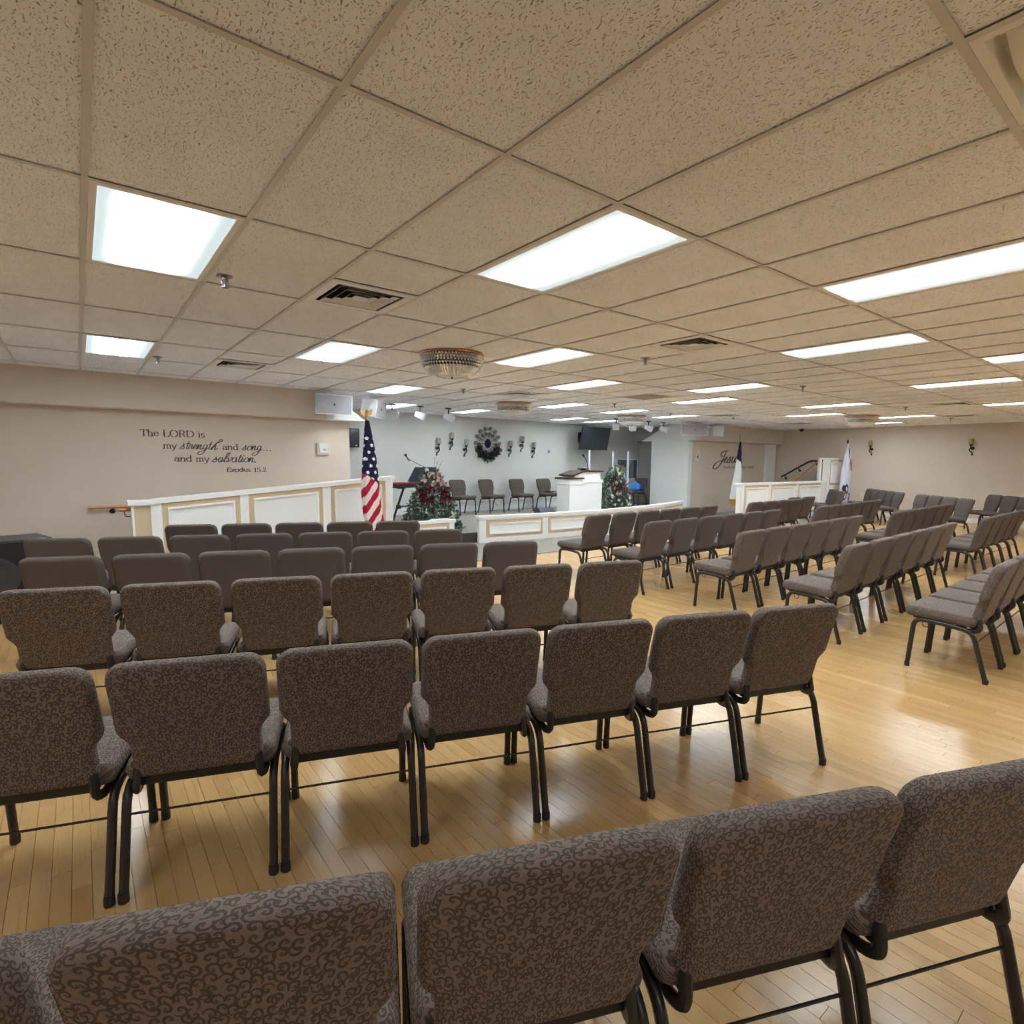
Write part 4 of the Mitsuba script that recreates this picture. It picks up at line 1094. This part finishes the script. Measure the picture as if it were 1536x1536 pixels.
part(t, 'mount', cat(tube([(11.93, 11.75, 2.2), (11.93, 12.28, 2.25)], .03, 10), box(11.8, 12.06, 12.26, 12.30, 2.1, 2.4)), IRON)
t = thing('side_screen', 'black flat screen hung at the left end of the stage wall', 'television')
part(t, 'case', box(4.25, 4.95, 12.17, 12.215, 1.78, 2.20, .006), PLASTIC)
part(t, 'screen', box(4.27, 4.93, 12.166, 12.171, 1.80, 2.185), SCREEN)
part(t, 'mount', box(4.4, 4.6, 12.21, 12.30, 1.9, 2.1), IRON)
part(t, 'badge', box(4.86, 4.89, 12.163, 12.167, 1.82, 1.84), PAPER)
t = thing('thermostat_box', 'pale framed thermostat box on the wall between the verse and the stage', 'thermostat')
part(t, 'frame', box(3.20, 3.40, YF - .05, YF, 1.585, 1.80, .006), PLATE)
part(t, 'cover', box(3.225, 3.375, YF - .062, YF - .048, 1.61, 1.775, .006), VENT)
part(t, 'display', box(3.29, 3.335, YF - .065, YF - .06, 1.655, 1.685), SPK_GRILL)
t = thing('switch_plate', 'pale wall plate near the left corner of the right tan wall', 'wall plate')
part(t, 'plate', box(14.05, 14.30, YF - .012, YF, 1.56, 1.86, .004), PLATE)
part(t, 'rocker', box(14.16, 14.20, YF - .018, YF - .01, 1.67, 1.75, .002), IRON)
t = thing('wall_outlet', 'cream wall outlet on the right wall below the left sconce', 'outlet')
part(t, 'plate', box(XR - .012, XR, 6.86, 6.98, .50, .68, .003), PLATE)
part(t, 'socket', box(XR - .016, XR - .01, 6.89, 6.95, .60, .65, .002), PLATE); part(t, 'socket', box(XR - .016, XR - .01, 6.89, 6.95, .53, .58, .002), PLATE)
t = thing('black_cabinet', 'black loudspeaker cabinet at the left edge beside the fifth row', 'cabinet')
def M(m):
    return move(m, -.24, 6.84, 0, rz=.29)
part(t, 'body', M(box(-.80, -.01, .01, .44, 0, .73, .012)), PLASTIC)
part(t, 'lid', M(box(-.81, 0, 0, .45, .72, .752, .006)), GREY_BLACK)
part(t, 'woofer', M(move(lathe([(.19, 0), (.19, .012), (.16, .014), (.05, -.02), (.004, -.01)], 36), -.44, .006, .42, rx=PI / 2)), GREY_BLACK)

# ================================================================== SCONCES AND WREATH
def scroll(cx, cz, r0, r1, a0, a1, n=16):
    t = np.linspace(0, 1, n)
    a, r = np.radians(a0 + (a1 - a0) * t), r0 + (r1 - r0) * t
    return np.stack([cx + r * np.cos(a), 0 * t, cz + r * np.sin(a)], -1)
def sconce_parts(flip):
    s = flip
    glass = cat(lathe([(.030, .02), (.052, .03), (.054, .17), (.050, .175), (.048, .17), (.046, .034), (.028, .026)], 20, (0, -.075, 0)))
    candle = lathe([(.028, .025), (.028, .12), (.01, .125)], 16, (0, -.075, 0))
    cup = lathe([(.008, -.03), (.014, -.015), (.036, .005), (.040, .02)], 18, (0, -.075, 0))
    path = np.vstack([curve([(0, -.075, -.03), (0, -.072, -.055, .01), (.035 * s, -.05, -.10, .02), (.03 * s, -.03, -.15, .03), (-.035 * s, -.02, -.20, .03), (-.03 * s, -.02, -.238, 0)], 5)])
    arm = cat(tube(path, np.linspace(.012, .014, len(path)), 9), ball(-.028 * s, -.022, -.238, .022))
    disc = move(lathe([(.040, 0), (.042, .010), (.030, .020), (.01, .024)], 22), -.035 * s, -.045, -.075, rx=PI / 2)
    rod = tube([(-.035 * s, -.045, -.075), (-.03 * s, -.005, -.075)], .012, 8)
    plate = move(lathe([(.03, 0), (.03, .006)], 16), -.03 * s, 0, -.075, rx=PI / 2)
    return glass, candle, cup, arm, disc, cat(rod, plate)
def sconce(x, y, z, label, facing, flip, glassmat):
    t = thing('candle_sconce', label, 'wall sconce', 'candle sconces with scroll arms')
    m = T().translate([x, y, z]).rotate([0, 0, 1], facing)
    for nm, g, mt in zip(('glass', 'candle', 'cup', 'scroll_arm', 'disc', 'wall_mount'), sconce_parts(flip), (glassmat, CANDLE, IRON, IRON, IRON, IRON)):
        part(t, nm, g, mt, m=m)
for x, z, w in ((7.00, 1.895, 'left of the three left of the wreath'), (7.38, 2.035, 'middle, highest of the three left of the wreath'), (7.80, 1.88, 'right of the three left of the wreath')):
    sconce(x, YS, z, 'iron candle sconce with smoky glass, ' + w, 0, 1, SMOKE)
for x, z, w in ((9.23, 1.89, 'left of the three right of the wreath'), (9.64, 2.03, 'middle, highest of the three right of the wreath'), (10.05, 1.875, 'right of the three right of the wreath')):
    sconce(x, YS, z, 'iron candle sconce with smoky glass, ' + w, 0, 1, SMOKE)
sconce(XR, 6.78, 2.06, 'iron candle sconce with amber glass, left one on the right wall', -90, -1, AMBER)
sconce(XR, 4.37, 2.06, 'iron candle sconce with amber glass, right one on the right wall', -90, -1, AMBER)
t = thing('wall_wreath', 'round black iron scroll wreath with dark leaves on the stage wall', 'wreath')
WX, WZ = 8.49, 1.965
ringm = []
for R_ in (.40, .385):
    a = np.linspace(0, 2 * PI, 61)
ringm.append(tube(np.stack([.34 * np.cos(a), 0 * a, .36 * np.sin(a)], -1), .005, 6))
ringm.append(tube(np.stack([.17 * np.cos(a), 0 * a, .19 * np.sin(a)], -1), .004, 6))
for k in range(14):
    q = 2 * PI * k / 14
    for rr, sz, hd in ((.385, .058, 1), (.265, .055, -1)):
        cx, cz = rr * math.cos(q), rr * 1.02 * math.sin(q)
        s_ = scroll(0, 0, sz, .012, 0, 480 * hd, 22)
        ringm.append(tube(s_ + [cx, 0, cz], .0085, 6))
    ringm.append(tube([(.11 * math.cos(q), 0, .13 * math.sin(q)), (.34 * math.cos(q), 0, .36 * math.sin(q))], .006, 5))
part(t, 'scrollwork', move(cat(ringm), WX, YS - .03, WZ), IRON, smooth=40)
part(t, 'medallion', move(trimesh.creation.icosphere(3, 1.0).apply_scale([.098, .012, .120]), WX, YS - .045, WZ + .005), NAVY)
part(t, 'hanger', tube([(WX, YS - .03, WZ + .35), (WX, YS, WZ + .36)], .006, 6), IRON)
def leaf(L, w):
    return np.array([[0, 0, 0], [w, L * .45, .15 * w], [0, L, 0], [-w, L * .45, .15 * w], [0, L * .5, -.25 * w]]), np.array([[0, 1, 4], [1, 2, 4], [2, 3, 4], [3, 0, 4]])
def scatter(n, pos, L, w, seed):
    r = np.random.default_rng(seed)
    V, F = [], []
    for k in range(n):
        lv, lf = leaf(L * r.uniform(.7, 1.3), w * r.uniform(.7, 1.3))
        q = trimesh.transformations.random_rotation_matrix(r.random(3))[:3, :3]
        V.append(lv @ q.T + pos(r)); F.append(lf + 5 * k)
    return np.vstack(V), np.vstack(F)
def wpos(r):
    a = r.uniform(math.radians(195), math.radians(345))
    k = r.uniform(.24, .42)
    return np.array([WX + k * math.cos(a), YS - .06 + r.uniform(-.03, .03), WZ + k * 1.03 * math.sin(a)])
part(t, 'foliage', scatter(420, wpos, .085, .020, 3), IRON, smooth=False, kind='stuff')
# ================================================================== FLOWER ARRANGEMENTS
def flower(r, petals, seed):
    g = np.random.default_rng(seed)
    V, F = [], []
    for k in range(petals):
        a = 2 * PI * k / petals + g.uniform(-.2, .2)
        lv, lf = leaf(r, r * .42)
        q = trimesh.transformations.rotation_matrix(g.uniform(.2, .9), [1, 0, 0])[:3, :3]
        q2 = trimesh.transformations.rotation_matrix(a, [0, 0, 1])[:3, :3]
        V.append((lv @ q.T) @ q2.T); F.append(lf + 5 * k)
    m = trimesh.Trimesh(np.vstack(V), np.vstack(F), process=False)
    return cat(m, trimesh.creation.icosphere(1, r * .22))
def arrangement(name_label, x, y, z0, rad, hgt, seed, n, flowers):
    t = thing('flower_arrangement', name_label, 'flower arrangement', 'tall flower arrangements on the stage')
    r0 = np.random.default_rng(seed)
    part(t, 'pot', lathe([(rad * .22, z0), (rad * .30, z0 + hgt * .16), (rad * .27, z0 + hgt * .16), (rad * .2, z0 + hgt * .03)], 20, (x, y, 0)), PLASTIC)
    stems = []
    for k in range(22):
        a, lean = r0.uniform(0, 2 * PI), r0.uniform(.1, .8)
        stems.append(tube([(x, y, z0 + hgt * .1), (x + .4 * lean * rad * math.cos(a), y + .4 * lean * rad * math.sin(a), z0 + hgt * .5), (x + lean * rad * .7 * math.cos(a), y + lean * rad * .7 * math.sin(a), z0 + hgt * (1.0 - .55 * lean))], .006, 5))
    for k in range(5):
        a = r0.uniform(-.5, .9)
        stems.append(tube([(x + .05, y, z0 + hgt * .8), (x + .08 + .06 * a, y, z0 + hgt), (x + .12 + .16 * a, y, z0 + hgt * r0.uniform(1.05, 1.22))], .0035, 5))
    part(t, 'stems', cat(stems), TWIG, smooth=False)
    def pos(r, top=1.0, lo=0.0):
        h = lo + (top - lo) * r.random() ** 1.5
        R = rad * (1 - h) ** .75 * (.75 + .4 * r.random()) + .06
        a = r.uniform(0, 2 * PI)
        return np.array([x + R * math.cos(a), y + R * math.sin(a), z0 + .04 + hgt * h])
    part(t, 'foliage', scatter(int(n * 1.7), lambda r: pos(r, .95), .085, .024, seed + 1), LEAF, smooth=False, kind='stuff')
    part(t, 'pale_foliage', scatter(n * 2 // 3, lambda r: pos(r, .75), .075, .022, seed + 2), LEAF_PALE, smooth=False, kind='stuff')
    for (h0, h1, a0, a1, mt, r_, cnt, lab) in flowers:
        for k in range(cnt):
            h = r0.uniform(h0, h1)
            R = rad * (1 - h) ** .75 * .95 + .07
            a = math.radians(r0.uniform(a0, a1))
            m = move(flower(r_ * r0.uniform(.8, 1.2), 7, seed * 50 + k), rx=PI / 2 + r0.uniform(-.5, .5))
            m = move(m, x + R * math.cos(a), y + R * math.sin(a), z0 + .04 + hgt * h, rz=0)
            part(t, 'flower', m, mt, smooth=False)
    return t
arrangement('tall evergreen and burgundy flower arrangement left of the stage step', 5.17, 9.32, ZS, .47, 1.12, 11, 900,
            [(.45, .68, 190, 330, BURGUNDY, .085, 20, ''), (.70, .97, 170, 360, PINK, .055, 20, ''), (.76, .98, 170, 360, PALE, .045, 12, ''), (.12, .28, 280, 330, PALE, .07, 6, '')])
arrangement('mixed flower arrangement with white blooms right of the white lectern', 11.40, 10.42, ZS, .44, 1.15, 23, 800,
            [(.45, .70, 190, 300, BURGUNDY, .085, 8, ''), (.60, .97, 160, 360, PALE, .06, 18, ''), (.05, .35, 200, 340, PALE, .07, 14, ''), (.35, .6, 200, 340, PINK, .06, 10, '')])

# ================================================================== LECTERN
t = thing('lectern', 'large white lectern with dark wooden tops on the stage', 'lectern')
part(t, 'body', box(9.34, 10.40, 9.92, 10.35, ZS, 1.06, .006), WHITE)
part(t, 'moulding', cat(box(9.32, 10.42, 9.90, 10.37, 1.0, 1.07, .008), box(9.33, 10.41, 9.91, 10.36, ZS, ZS + .08, .006)), WHITE)
part(t, 'side_wing', box(9.16, 9.58, 9.80, 10.25, ZS, 1.10, .006), WHITE)
part(t, 'wing_moulding', box(9.14, 9.60, 9.78, 10.27, .96, 1.00, .008), WHITE)
part(t, 'wing_top', box(9.12, 9.62, 9.76, 10.30, 1.10, 1.135, .006), DARKWOOD)
part(t, 'desk', prism_xz([(9.46, 1.07), (10.36, 1.07), (10.36, 1.27), (9.72, 1.27), (9.46, 1.20)], 9.95, 10.38), WHITE, smooth=False)
part(t, 'desk_top', prism_xz([(9.36, 1.165), (9.74, 1.270), (10.42, 1.270), (10.42, 1.305), (9.73, 1.305), (9.36, 1.20)], 9.90, 10.42), DARKWOOD, smooth=False)
t = thing('lectern_microphone', 'black gooseneck microphone standing on the lectern', 'microphone')
part(t, 'base', lathe([(.04, 1.305), (.04, 1.32), (.012, 1.335)], 18, (9.94, 10.00, 0)), IRON)
pth = curve([(9.94, 10.0, 1.32), (9.94, 10.0, 1.50, .05), (9.82, 9.98, 1.62, .04), (9.76, 9.96, 1.66, 0)], 6)
part(t, 'gooseneck', tube(pth, .008, 8), IRON)
part(t, 'capsule', tube([(9.78, 9.965, 1.645), (9.74, 9.95, 1.675), (9.71, 9.94, 1.69)], [.016, .026, .022], 12), IRON)
t = thing('lectern_bowl', 'dark oval stand light lying on the lectern top', 'lamp')
part(t, 'shade', move(trimesh.creation.icosphere(3, 1.0).apply_scale([.20, .10, .035]), 10.05, 10.27, 1.345), DARKWOOD)
part(t, 'foot', box(10.0, 10.10, 10.23, 10.31, 1.305, 1.325, .004), IRON)

# ================================================================== KEYBOARD, MICROPHONE
KY = 10.95
t = thing('keyboard', 'red electronic keyboard beside the end of the ramp wall', 'keyboard')
part(t, 'case', box(5.02, 6.20, KY - .17, KY + .17, .93, 1.00, .01), PLASTIC)
part(t, 'top_panel', box(5.02, 6.20, KY - .17, KY + .02, 1.0, 1.045, .006), RED)
part(t, 'keybed', cat([box(5.08 + k * .0235, 5.08 + k * .0235 + .0215, KY + .02, KY + .165, 1.0, 1.012) for k in range(45)]), KEYWHITE, smooth=False)
part(t, 'black_keys', cat([box(5.08 + k * .0235 + .016, 5.08 + k * .0235 + .028, KY + .02, KY + .11, 1.012, 1.022) for k in range(45) if k % 7 not in (2, 6)]), PLASTIC, smooth=False)
t = thing('keyboard_stand', 'black slanted metal stand carrying the keyboard', 'stand')
for s, nm in ((-1, 'leg'), (1, 'leg')):
    part(t, 'leg', tube([(5.62 + s * .22, KY, .903), (5.62 + s * .48, KY, ZS + .015)], .024, 10), METAL)
    part(t, 'foot', tube([(5.62 + s * .48, KY - .25, ZS + .022), (5.62 + s * .48, KY + .25, ZS + .022)], .022, 10), METAL)
    part(t, 'clamp', box(5.62 + s * .34 - .04, 5.62 + s * .34 + .04, KY - .05, KY + .05, .48, .56, .01), PLASTIC)
part(t, 'crossbar', tube([(5.24, KY, .52), (6.0, KY, .55)], .016, 8), METAL)
part(t, 'tray_arms', cat(box(5.30, 5.36, KY - .17, KY + .17, .905, .93, .004), box(5.88, 5.94, KY - .17, KY + .17, .905, .93, .004)), METAL)
t = thing('music_stand', 'black music stand board above the keyboard', 'music stand')
def M(m):
    return move(move(m, rx=.30), 5.72, KY - .22, 1.22, rz=.0)
part(t, 'desk', M(prism_xz([(-.30, -.15), (.26, -.15), (.32, .15), (-.18, .15)], -.006, .006)), SLATE, smooth=False)
part(t, 'lip', M(box(-.30, .26, -.05, .008, -.16, -.145)), SLATE)
part(t, 'pole', tube([(5.72, KY - .21, ZS + .05), (5.72, KY - .21, 1.20)], .013, 8), METAL)
for k in range(3):
    a = 2 * PI * k / 3 + .4
    part(t, 'leg', tube([(5.72, KY - .21, ZS + .16), (5.72 + .24 * math.cos(a), KY - .21 + .24 * math.sin(a), ZS + .012)], .010, 8), METAL)
t = thing('boom_microphone', 'microphone on a boom arm above the music stand', 'microphone')
MX, MY = 6.15, KY + .50
part(t, 'pole', tube([(MX, MY, ZS + .03), (MX, MY, 1.36)], .011, 8), METAL)
part(t, 'boom', tube([(MX + .10, MY, 1.33), (MX, MY, 1.37), (MX - .40, MY - .05, 1.54)], .008, 8), CHROME)
part(t, 'base', lathe([(.13, ZS), (.13, ZS + .015), (.02, ZS + .035)], 24, (MX, MY, 0)), IRON)
mc = part(t, 'microphone', tube([(MX - .38, MY - .05, 1.49), (MX - .455, MY - .06, 1.60)], [.014, .018], 10), CHROME)
part(mc, 'grille', ball(MX - .472, MY - .062, 1.625, .030), IRON)

# ================================================================== DRUM BOOTH AT THE RIGHT OF THE STAGE
t = thing('drum_shield', 'clear acrylic drum shield with pale posts right of the lectern', 'drum shield')
pts = [(11.05, 11.05), (11.93, 10.98), (12.62, 11.02), (13.0, 11.12)]
for k, (x, y) in enumerate(pts[:3]):
    part(t, 'post', box(x - .028, x + .028, y - .014, y + .014, ZS, 1.84, .004), ACRYLIC_EDGE)
for (xa, ya), (xb, yb) in zip(pts[:-1], pts[1:]):
    d = np.array([xb - xa, yb - ya]); L = np.linalg.norm(d); a = math.atan2(d[1], d[0])
    v = np.array([[.03, 0, ZS + .01], [L - .03, 0, ZS + .01], [L - .03, 0, 1.84], [.03, 0, 1.84]])
    m = move(trimesh.Trimesh(v, [[0, 1, 2], [0, 2, 3]], process=False), xa, ya, 0, rz=a)
    part(t, 'pane', m, 'mat_acrylic', smooth=False)
t = thing('cymbal_stand', 'black cymbal stand with two tilted cymbals behind the drum shield', 'cymbal stand')
CX_, CY_ = 12.62, 11.52
part(t, 'pole', tube([(CX_, CY_, ZS + .1), (CX_, CY_, 1.42)], .014, 8), METAL)
for k in range(3):
    a = 2 * PI * k / 3
    part(t, 'leg', tube([(CX_, CY_, ZS + .4), (CX_ + .26 * math.cos(a), CY_ + .26 * math.sin(a), ZS + .012)], .012, 8), METAL)
for dx, z, tilt in ((.12, 1.42, .25), (.32, 1.28, -.5)):
    c = part(t, 'cymbal', move(lathe([(.004, .012), (.03, .012), (.05, .004), (.20, -.01), (.20, -.013), (.05, -.001), (.004, .006)][::-1], 28), CX_ + dx, CY_, z, ry=tilt), CYMBAL)
    part(t, 'arm', tube([(CX_, CY_, z - .22), (CX_ + dx, CY_, z)], .008, 6), METAL)
struct('trim_8', box(13.00, RX2, 12.00, YS, ZS, .95, .004), WALL_STAGE)
struct('trim_9', box(12.96, RX2, 11.96, YS, .95, 1.0, .006), PLINTH)
t = thing('window_frame', 'dark window above the white shelf behind the drum shield', 'window')
labels[t] = {'kind': 'structure'}
part(t, 'pane', box(13.55, 13.98, YS - .02, YS - .005, 1.01, 1.60), WINDOW_DARK)
part(t, 'pane', box(14.02, 14.50, YS - .02, YS - .005, 1.01, 1.60), WINDOW_DARK)
part(t, 'frame', cat(box(13.51, 13.55, YS - .03, YS, 1.0, 1.64), box(13.98, 14.02, YS - .03, YS, 1.0, 1.64), box(14.50, 14.54, YS - .03, YS, 1.0, 1.64), box(13.51, 14.54, YS - .03, YS, 1.60, 1.64)), PLINTH)
r3 = random.Random(5)
for k, x in enumerate((13.42, 13.55, 13.68)):
    t = thing('plastic_bottle', 'clear pale water bottle on the shelf under the window, ' + ('left', 'middle', 'right')[k] + ' of three', 'bottle', 'water bottles on the shelf')
    part(t, 'body', lathe([(.03, 1.0), (.034, 1.02), (.034, 1.13), (.014, 1.18)], 16, (x, 12.08, 0)), PAPER)
    part(t, 'cap', lathe([(.015, 1.18), (.015, 1.20)], 12, (x, 12.08, 0)), BLUE)
t = thing('blue_bag', 'bright blue and white plastic bag on the chair behind the drum shield', 'bag')
bm = trimesh.creation.icosphere(4, 1.0)
bm.apply_scale([.16, .24, .13])
nv = meshkit.fbm(np.array(bm.vertices) * 9, 3, 4)
bm.vertices = bm.vertices * (1 + .45 * (nv[:, None] - .5))
bm.vertices[:, 2] = np.maximum(bm.vertices[:, 2], -.10)
part(t, 'body', move(bm, 13.40, 11.42, ZS + .476 + .10), BLUE, smooth=True)
part(t, 'emblem', prism_xz([(13.34, .72), (13.48, .72), (13.41, .83)], 11.135, 11.15), BLUE_DARK, smooth=False)
part(t, 'handle', cat(tube(curve([(13.36, 11.4, .86), (13.36, 11.4, .95, .03), (13.44, 11.4, .95, .03), (13.44, 11.4, .86, 0)], 5), .012, 8)), PAPER)

# ================================================================== SMALL THINGS ON THE STAGE
t = thing('floor_monitor', 'dark slate low floor box on the stage before the fourth chair', 'floor monitor')
part(t, 'body', prism_yz([(0, ZS), (.32, ZS), (.32, ZS + .17), (.18, ZS + .20), (0, ZS + .06)], 9.02 - .40, 9.02 + .06), SLATE, smooth=False)
labels[t]['label'] = 'dark slate low floor box on the stage left of the lectern'
for k in scene:
    if k.startswith(t + '__'):
        scene[k] = {**scene[k], 'to_world': T().translate([0, 10.15, 0])}
t = thing('power_box', 'small white power box on the stage floor beside the fourth chair', 'power box')
part(t, 'body', box(9.74, 9.94, 11.28, 11.38, ZS, ZS + .05, .008), PAPER)
part(t, 'lid', box(9.76, 9.92, 11.295, 11.365, ZS + .05, ZS + .062, .004), PAPER)
t = thing('stage_outlet', 'white outlet on the blue grey baseboard behind the stage chairs', 'outlet')
part(t, 'plate', box(8.78, 8.88, YS - .03, YS - .018, ZS + .10, ZS + .24, .004), PLATE)
part(t, 'plug', move(lathe([(.03, 0), (.03, .04), (.02, .05)], 14), 8.83, YS - .03, ZS + .17, rx=PI / 2), PAPER)
t = thing('stage_jack', 'tiny grey jack plate on the stage wall left of the television', 'wall plate')
part(t, 'plate', box(10.60, 10.70, YS - .012, YS, 1.74, 1.86, .003), SPK_GRILL)
part(t, 'knob', move(lathe([(.02, 0), (.02, .02)], 12), 10.65, YS - .012, 1.80, rx=PI / 2), IRON)
t = thing('folded_book', 'dark book lying on the fourth stage chair beside the lectern', 'book')
part(t, 'cover', move(box(-.14, .14, -.10, .10, 0, .022, .003), 10.15, 11.62, ZS + .482, .2), PLASTIC)
part(t, 'pages', move(box(-.13, .138, -.095, .095, .004, .018), 10.15, 11.62, ZS + .482, .2), PAPER)
t = thing('tissue', 'small white crumpled tissue on a chair seat in the middle right wall row', 'tissue')
tm = trimesh.creation.icosphere(2, 1.0)
tm.vertices *= (np.array([.05, .04, .04]) * (1 + .5 * (meshkit.fbm(np.array(tm.vertices) * 3, 2)[:, None] - .5)))
part(t, 'paper', move(tm, 14.56, 3.97, .515), PAPER, smooth=False)
